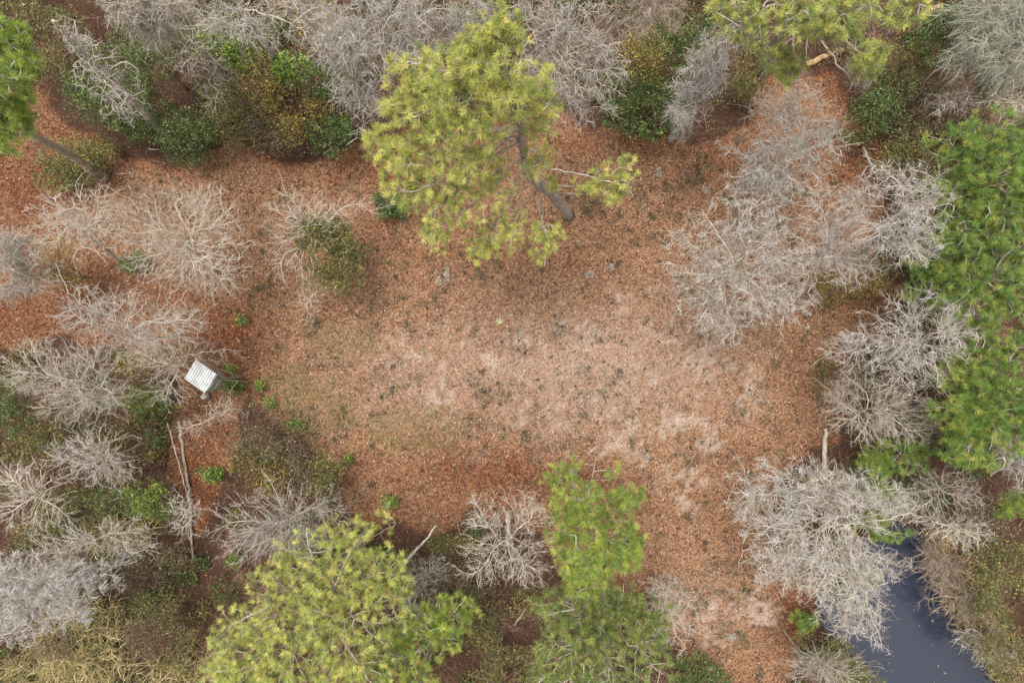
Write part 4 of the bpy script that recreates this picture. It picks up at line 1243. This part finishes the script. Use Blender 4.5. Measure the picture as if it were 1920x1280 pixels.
shrub('grey brown shrub amid golden grass at the bottom left', [(290, 1200, 50, 36, 2.6, 1.0), (260, 1190, 34, 30, 2.4, .9)], 'BR', 3200, .07)
shrub('olive grey bush left of the broad pine at the bottom', [(300, 1130, 44, 30, 2.2, .9), (340, 1180, 36, 30, 2, .8)], 'OL', 2400, .08)
shrub('dull brown bush in the dark wood above the golden grass', [(260, 1080, 44, 30, 2.2, .9), (310, 1050, 40, 26, 2, .8)], 'BR', 2200, .08)
shrub('dark olive shrub under the white bare tree on the left', [(110, 940, 40, 26, 2.4, .9), (70, 990, 44, 24, 2.4, .9)], 'OL', 2400)
shrub('rusty brown bush at the left edge over the grass', [(90, 1210, 40, 24, 2, .8), (40, 1000, 30, 20, 1.6, .6)], 'BR', 1400, .08)
shrub('olive bush at the top left corner under the pine', [(90, 120, 40, 34, 2.2, .9), (120, 60, 40, 34, 3, 1.0), (60, 30, 40, 24, 3.4, 1.0)], 'OL', 3000, .08)
shrub('dark shrub at the top edge beneath brown moss', [(180, 110, 30, 24, 3, 1.0), (330, 60, 30, 36, 4, 1.1), (350, 20, 36, 24, 4.5, 1.0)], 'DK', 2600)
shrub('olive understorey bush at the top edge behind the big mossy tree', [(860, 90, 30, 24, 4, 1.0), (880, 15, 40, 24, 5, 1.0)], 'OL', 1500)
shrub('brown understorey bush at the top centre behind the pine tip', [(960, 20, 40, 30, 4, 1.0), (1120, 60, 40, 40, 4, 1.2)], 'BR', 1900)

# ------------------------------------------------------------------ tall grass, dry reeds
def blades(name, label, cat, zones, nper, length, pal, wt, lean=.8, width=.025):
    r = np.random.default_rng(len(name) + nper)
    P, C = [], []
    for (cx, cy, rx, ry) in zones:
        n = int(nper * rx * ry / 1000)
        a = r.random(n) * 2 * math.pi
        q = np.sqrt(r.random(n))
        X = (cx + rx * q * np.cos(a) - 960) / PPM
        Y = (640 - cy - ry * q * np.sin(a)) / PPM
        zz = ground_z(X, Y)
        P.append(np.stack([X, Y, np.maximum(zz, -.45)], 1))
    P = np.vstack(P)
    n = len(P)
    ang = NB(P[:, 0], P[:, 1], .8, 2) * 18 + r.normal(0, 1.0, n)
    hd = np.stack([np.cos(ang), np.sin(ang), np.zeros(n)], 1)
    ln = length * (.5 + .7 * r.random((n, 1)))
    sd = np.stack([-np.sin(ang), np.cos(ang), np.zeros(n)], 1) * width * (.6 + .8 * r.random((n, 1)))
    p1 = P + hd * ln * .35 * lean + np.array([0, 0, 1.]) * ln * .55
    p2 = p1 + hd * ln * .5 * lean + np.array([0, 0, 1.]) * ln * (.25 - .5 * r.random((n, 1)))
    V = np.stack([P - sd * .5, P + sd * .5, p1 + sd * .5, p1 - sd * .5, p2], 1).reshape(-1, 3)
    k = np.arange(n)[:, None] * 5
    c = np.array(pal)[r.choice(len(pal), n, p=wt)] * (.7 + .6 * r.random((n, 1)))
    o = link(name, mesh_from(name, V, [k + np.array([[0, 1, 2, 3]]), k + np.array([[3, 2, 4]])], M_GRASS, np.repeat(c, 5, 0)))
    count('grass', n * 3)
    return tag(o, label, cat, None, 'stuff')


GOLD = [(.07, .055, .025), (0.288, 0.216, 0.096), (0.216, 0.176, 0.072), (0.136, 0.136, 0.048), (0.360, 0.280, 0.152)]
blades('tall_grass', 'tall golden grass bending in tufts at the bottom left', 'grass',
       [(150, 1190, 70, 60), (100, 1250, 90, 40), (200, 1240, 60, 40), (330, 1255, 50, 30), (380, 1270, 30, 30), (190, 1150, 50, 40), (60, 1290, 90, 30), (230, 1000, 70, 30)],
       190, 1.5, GOLD, [.22, .28, .2, .14, .16], lean=1.0, width=.034)
blades('dry_reeds', 'tan dead reeds and leaves overhanging the right bank of the pond', 'reeds',
       [(1790, 1030, 50, 40), (1795, 1080, 44, 40), (1820, 1120, 44, 40), (1835, 1160, 36, 36), (1865, 1215, 30, 40), (1890, 1270, 30, 40), (1765, 1000, 30, 20)],
       150, .75, [(.29, .20, .10), (.20, .13, .065), (.38, .29, .17), (.09, .06, .035)], [.34, .26, .2, .2], lean=1.3, width=.045)
blades('clearing_grass', 'thin straw coloured grass at the left rim of the clearing', 'grass',
       [(590, 760, 80, 60), (640, 640, 60, 40), (540, 720, 40, 40), (780, 800, 90, 50)], 140, .5, [(0.264, 0.200, 0.104), (0.208, 0.160, 0.064), (0.144, 0.128, 0.048)], [.5, .3, .2], lean=1.3, width=.018)


# ------------------------------------------------------------------ logs
def log(name, label, pts, r0, r1, mat, group=None, stubs=0, cat='log'):
    SEED[0] += 1
    r = np.random.default_rng(SEED[0])
    P = smooth_path([W(*p) for p in pts], .25)
    base = P[0].copy()
    base[2] = 0
    P = P - base
    P[1:-1] += r.standard_normal((len(P) - 2, 3)) * .02
    o = thing(name, label, cat, base, group)
    t = np.linspace(0, 1, len(P))
    V, F = tube(P, r0 * (1 - t) + r1 * t, 9, .09, True, SEED[0])
    link('trunk', mesh_from('trunk', V, F, mat, np.ones((len(V), 3)) * (.9 + .2 * r.random((len(V), 1))), True), o)
    for _ in range(stubs):
        k = int(len(P) * (.25 + .65 * r.random()))
        q = P[k]
        d = unit(r.standard_normal(3) * np.array([1, 1, .5]) + np.array([0, 0, .3])) * (.3 + .6 * r.random())
        sp = smooth_path([q, q + d * .5 + r.standard_normal(3) * .05, q + d], .15)
        V, F = tube(sp, np.linspace(r1 * .6, .012, len(sp)), 5, .05, True, 1)
        link('branch_stub', mesh_from('branch_stub', V, F, mat, np.ones((len(V), 3)), True), o)
    return o


LG_ = 'fallen trunks and logs'
log('fallen_log', 'orange brown fallen log lying below the mossy top pine', [(1508, 126, .15), (1550, 104, .18), (1592, 90, .2)], .17, .14, M_LOG, LG_)
log('fallen_log', 'orange brown broken trunk pointing at the top right corner', [(1722, 34, .8), (1745, 22, 1.2), (1768, 13, 1.6)], .17, .2, M_LOG, LG_)
log('fallen_log', 'bent split branch on dark red litter at the upper right', [(1618, 276, .08), (1626, 296, .12), (1636, 312, .1), (1631, 330, .07)], .08, .05, M_PALELOG, LG_, 1)
log('fallen_log', 'short pale stick beside the bent split branch', [(1626, 279, .06), (1645, 281, .06)], .05, .035, M_PALELOG, LG_)
log('fallen_tree', 'straight pale trunk pointing up from the pond side mossy tree', [(1547, 803, .15), (1546, 850, .18), (1541, 905, .22)], .12, .15, M_PALELOG, LG_)
log('fallen_tree', 'long brown fallen trunk below the hunting stand', [(335, 790, .12), (344, 850, .15), (352, 900, .15), (357, 960, .15), (362, 1050, .1)], .09, .06, M_PINEBARK, LG_, 3)
log('dead_pole', 'thin pale dead stem lying beside the long brown trunk', [(314, 792, .5), (330, 850, .7), (348, 915, .6), (358, 960, .4)], .04, .025, M_BARK, LG_, 4)
log('fallen_stick', 'pale stick on the litter below the dark shrub at the upper left', [(278, 279, .05), (300, 280, .05)], .04, .02, M_PALELOG, LG_)
log('fallen_stick', 'thin branch on the litter right of the slanting pine trunk', [(215, 326, .05), (240, 325, .08), (264, 322, .05)], .03, .015, M_PALELOG, LG_, 2)
log('fallen_stick', 'small white twig in the middle of the clearing', [(1106, 620, .05), (1122, 616, .05)], .03, .015, M_PALELOG, LG_)
log('dead_pole', 'pale pole leaning beside the radiating bare tree in the dark wood', [(965, 1172, .3), (985, 1140, .8)], .05, .03, M_PALELOG, LG_)
log('fallen_log', 'grey crooked branch reaching out of the broad bottom pine', [(752, 1068, 5.5), (770, 1040, 6), (795, 1015, 6.2), (818, 985, 6.0)], .09, .04, M_BARK, LG_, 3)

# ------------------------------------------------------------------ fallen moss clumps, pale plant
MG = 'grey moss clumps fallen on the litter'
for (px_, py_, rx, ry, lab) in [
    (838, 515, 5, 16, 'long grey moss clump on the litter below the leaning pine'),
    (823, 527, 5, 8, 'short grey moss clump left of the long one'),
    (1145, 500, 8, 7, 'grey moss clump on the weedy litter right of the pine bough tips'),
    (1106, 514, 9, 6, 'faint grey moss wisp below the pine bough tips'),
    (975, 628, 5, 7, 'small white grey moss tuft in the middle of the clearing'),
    (1371, 1194, 10, 7, 'round pale grey moss pad on the lower clearing'),
    (1322, 357, 8, 7, 'grey moss scrap on the litter at the upper right of the clearing'),
    (1213, 858, 7, 6, 'grey moss scrap above the sandy patch at the lower right'),
    (1234, 325, 6, 8, 'grey moss wisp right of the pine side bough')]:
    SEED[0] += 1
    r = np.random.default_rng(SEED[0])
    n = 170
    q = r.standard_normal((n, 2)) * .5
    X, Y = (px_ + q[:, 0] * rx * .8 - 960) / PPM, (640 - py_ + q[:, 1] * ry * .8) / PPM
    b = np.array([(px_ - 960) / PPM, (640 - py_) / PPM, 0])
    pos = np.stack([X, Y, ground_z(X, Y) + .05 + .06 * r.random(n)], 1) - b
    V, F, T = leaves(pos, r, .16, np.array([.34, .29, .235]) * (.6 + .6 * r.random((n, 1))), 1.0)
    tag(link('moss_clump', mesh_from('moss_clump', V, F, M_MOSS, T), None, b), lab, 'moss', MG)

r = np.random.default_rng(5)
b = W(937, 602)
b[2] = float(ground_z(b[0:1], b[1:2])[0])
pl = thing('rosette_plant', 'pale yellow star shaped plant in the middle of the clearing', 'plant', b)
for k in range(11):
    a = k * 2 * math.pi / 11 + r.normal(0, .15)
    d = np.array([math.cos(a), math.sin(a), 0])
    s = np.array([-math.sin(a), math.cos(a), 0]) * .025
    L_ = .22 + .1 * r.random()
    V = np.array([-s * .5, s * .5, d * L_ * .5 + s + [0, 0, .14], d * L_ * .5 - s + [0, 0, .14], d * L_ + [0, 0, .07]]) + [0, 0, .03]
    link('leaf', mesh_from('leaf', V, [np.array([[0, 1, 2, 3]]), np.array([[3, 2, 4]])], M_GRASS, np.ones((5, 3)) * [.36, .35, .18]), pl)


# ------------------------------------------------------------------ hunting stand
def simple_mat(name, base, alt, scale, rough=.8, metal=0.0):
    m, n, l = new_mat(name)
    out = n.new('ShaderNodeOutputMaterial')
    b_ = n.new('ShaderNodeBsdfPrincipled')
    b_.inputs['Roughness'].default_value = rough
    b_.inputs['Metallic'].default_value = metal
    tc = n.new('ShaderNodeTexCoord')
    nz = n.new('ShaderNodeTexNoise')
    nz.inputs['Scale'].default_value = scale
    nz.inputs['Detail'].default_value = 6
    nz.inputs['Roughness'].default_value = .7
    cr = n.new('ShaderNodeValToRGB')
    cr.color_ramp.elements[0].position = .38
    cr.color_ramp.elements[0].color = (*alt, 1)
    cr.color_ramp.elements[1].position = .6
    cr.color_ramp.elements[1].color = (*base, 1)
    l.new(tc.outputs['Object'], nz.inputs['Vector'])
    l.new(nz.outputs['Fac'], cr.inputs['Fac'])
    l.new(cr.outputs['Color'], b_.inputs['Base Color'])
    l.new(b_.outputs[0], out.inputs['Surface'])
    return m


M_ROOF = simple_mat('galvanised_sheet', (0.466, 0.476, 0.482), (0.317, 0.309, 0.294), 3, .5, .15)
def roof_stripes(m):  # multiplies darker stripes into the sheet at the corrugation spacing
    n, l = m.node_tree.nodes, m.node_tree.links
    b_ = [q for q in n if q.type == 'BSDF_PRINCIPLED'][0]
    src = b_.inputs['Base Color'].links[0].from_socket
    tc = [q for q in n if q.type == 'TEX_COORD'][0]
    w_ = n.new('ShaderNodeTexWave')
    w_.inputs['Scale'].default_value = 2.38
    w_.inputs['Distortion'].default_value = .6
    w_.inputs['Detail'].default_value = 2
    mr = n.new('ShaderNodeMapRange')
    mr.inputs['To Min'].default_value = .58
    mx = n.new('ShaderNodeMix')
    mx.data_type = 'RGBA'
    mx.blend_type = 'MULTIPLY'
    mx.inputs[0].default_value = 1
    l.new(tc.outputs['Object'], w_.inputs['Vector'])
    l.new(w_.outputs['Fac'], mr.inputs['Value'])
    l.new(src, mx.inputs[6])
    l.new(mr.outputs[0], mx.inputs[7])
    l.new(mx.outputs[2], b_.inputs['Base Color'])


roof_stripes(M_ROOF)
M_TRIM = simple_mat('bright_sheet_edge', (0.665, 0.675, 0.686), (0.554, 0.554, 0.545), 3, .5, .15)
M_PANEL = simple_mat('mossy_board', (0.216, 0.227, 0.180), (0.144, 0.155, 0.119), 9, .9)
M_SHINGLE = simple_mat('speckled_green_felt', (.34, .36, .28), (.12, .13, .10), 22, .9)
M_TIMBER = simple_mat('weathered_timber', (0.245, 0.216, 0.173), (0.144, 0.122, 0.094), 6, .9)
M_DARKIN = simple_mat('dark_interior', (0.022, 0.020, 0.018), (0.014, 0.014, 0.013), 4, .95)


def box_arrays(boxes):
    V, F = [], []
    for (c, s) in boxes:
        c, s = np.array(c), np.array(s) / 2
        q = np.array([[x_, y_, z_] for x_ in (-1, 1) for y_ in (-1, 1) for z_ in (-1, 1)]) * s + c
        k = len(V) * 8
        V.append(q)
        F.append(np.array([[0, 1, 3, 2], [4, 6, 7, 5], [0, 4, 5, 1], [2, 3, 7, 6], [0, 2, 6, 4], [1, 5, 7, 3]]) + k)
    return np.vstack(V), np.vstack(F)


def bars(segs, rad):
    A_ = np.array([s[0] for s in segs], float)
    B_ = np.array([s[1] for s in segs], float)
    return prisms(A_, B_, np.full(len(A_), rad), np.full(len(A_), rad), 4)


ZR = 4.0
rc = W(376, 705, ZR)
rc[2] = 0
hs = thing('hunting_stand', 'small raised hunting stand with a white corrugated roof at the left of the clearing', 'hunting stand', rc, None, math.radians(-35))
# local axes: x along the long roof edge towards the camera's foot point, y along the corrugation
hx, hy = .62, .56
k = 48
xs = np.linspace(-hx - .04, hx + .04, k * 2 + 1)
zz = .028 * np.cos(np.linspace(0, 2 * math.pi * 10, k * 2 + 1))
ys = np.array([-hy - .06, 0, hy + .06])
V = np.array([[X, Y, ZR + .05 + .10 * (Y / hy) + zq] for Y in ys for X, zq in zip(xs, zz)])
V2 = V.copy()
V2[:, 2] -= .006
nxr = len(xs)
q = (np.arange(2)[:, None] * nxr + np.arange(nxr - 1)[None]).ravel()
F = np.stack([q, q + 1, q + nxr + 1, q + nxr], 1)
rf = link('roof', mesh_from('roof', np.vstack([V, V2]), np.vstack([F, F[:, ::-1] + len(V)]), M_ROOF, None, True), hs)
V, F = box_arrays([((hx + .052, 0, ZR + .02), (.02, 2 * hy + .13, .05))])
link('edge_trim', mesh_from('edge_trim', V, F, M_TRIM), rf)
ZF = 2.55
y0_, y1_ = -hy, hy - .40                    # the roof overhangs the far side
yc_, yw_ = (y0_ + y1_) / 2, y1_ - y0_
for bx in ([((hx, yc_, ZF + .70), (.03, yw_, 1.4))], [((-hx, yc_, ZF + .70), (.03, yw_, 1.4))],
           [((0, y0_ + .02, ZF + .36), (2 * hx - .04, .03, .72)), ((0, y0_ + .02, ZR - .15), (2 * hx - .04, .03, .16))],
           [((0, y1_ - .02, ZF + .66), (2 * hx - .04, .03, 1.3))]):
    V, F = box_arrays(bx)
    link('wall', mesh_from('wall', V, F, M_PANEL), hs)
for zc_, zh_ in ((ZF + .34, .60), (ZF + 1.02, .60)):
    V, F = box_arrays([((hx + .024, yc_, zc_), (.018, yw_ - .10, zh_))])
    link('panel', mesh_from('panel', V, F, M_SHINGLE), hs)
for c_, q_ in (((hx + .035, yc_, ZF + .68), (.04, yw_ + .02, .06)), ((hx + .035, yc_, ZF + .01), (.04, yw_ + .02, .06)),
               ((hx + .035, y0_ + .02, ZF + .36), (.04, .05, .58)), ((hx + .035, y1_ - .02, ZF + .36), (.04, .05, .58))):
    V, F = box_arrays([(c_, q_)])
    link('batten', mesh_from('batten', V, F, M_TIMBER), hs)
V, F = box_arrays([((0, yc_, ZF - .03), (2 * hx + .1, yw_ + .1, .06))])
link('floor_deck', mesh_from('floor_deck', V, F, M_TIMBER), hs)
V, F = box_arrays([((-.1, yc_, ZF + .35), (.5, .4, .06)), ((-.1, yc_, ZF + .17), (.06, .3, .32))])
link('bench', mesh_from('bench', V, F, M_DARKIN), hs)
for sx in (-1, 1):
    for sy in (-1, 1):
        V, F = bars([((sx * (hx + .06), yc_ + sy * (yw_ * .5 + .06), -.1), (sx * hx * .96, yc_ + sy * yw_ * .47, ZF - .06))], .055)
        link('post', mesh_from('post', V, F, M_TIMBER), hs)
for sy in (-1, 1):
    V, F = bars([((hx + .05, yc_ + sy * (yw_ * .5 + .07), .5), (-hx, yc_ + sy * (yw_ * .5 + .02), ZF - .3))], .03)
    link('brace', mesh_from('brace', V, F, M_TIMBER), hs)
rl_ = link('railing', mesh_from('railing', *bars([((hx + .50, -.52, 1.9), (hx + .50, .34, 1.9)), ((hx + .50, -.50, 1.9), (hx + .04, -.48, ZF)), ((hx + .50, .32, 1.9), (hx + .04, .12, ZF))], .026), M_TIMBER), hs)
for sy in (-.46, .28):
    link('railing_leg', mesh_from('railing_leg', *bars([((hx + .62, sy, -.1), (hx + .50, sy, 1.92))], .026), M_TIMBER), rl_)
log('support_pole', 'long thin pole leaning along the upper side of the hunting stand', [(372, 668, 3.6), (402, 690, 2.4), (433, 714, .3)], .035, .045, M_PALELOG, LG_, 0, 'pole')
log('support_pole', 'second thin pole leaning closer against the hunting stand roof', [(366, 670, 4.1), (400, 693, 3.0), (424, 710, 1.2)], .03, .035, M_PALELOG, LG_, 0, 'pole')
b = W(389, 742)
st = thing('cut_stump', 'grey cut stump under the lower corner of the hunting stand', 'stump', b)
P = np.array([[0, 0, -.1], [0, 0, .2], [0, 0, .55]])
V, F = tube(P, np.array([.22, .18, .16]), 12, .06, True, 4)
link('trunk', mesh_from('trunk', V, F, M_BARK, np.ones((len(V), 3)), True), st)
a = np.linspace(0, 2 * math.pi, 12, endpoint=False)
V = np.stack([.145 * np.cos(a), .145 * np.sin(a), np.full(12, .556)], 1)
link('cut_face', mesh_from('cut_face', V, np.arange(12)[None], M_PALELOG, np.ones((12, 3))), st)

print('TRIS', TRIS, sum(TRIS.values()), 'objects', len(bpy.data.objects))
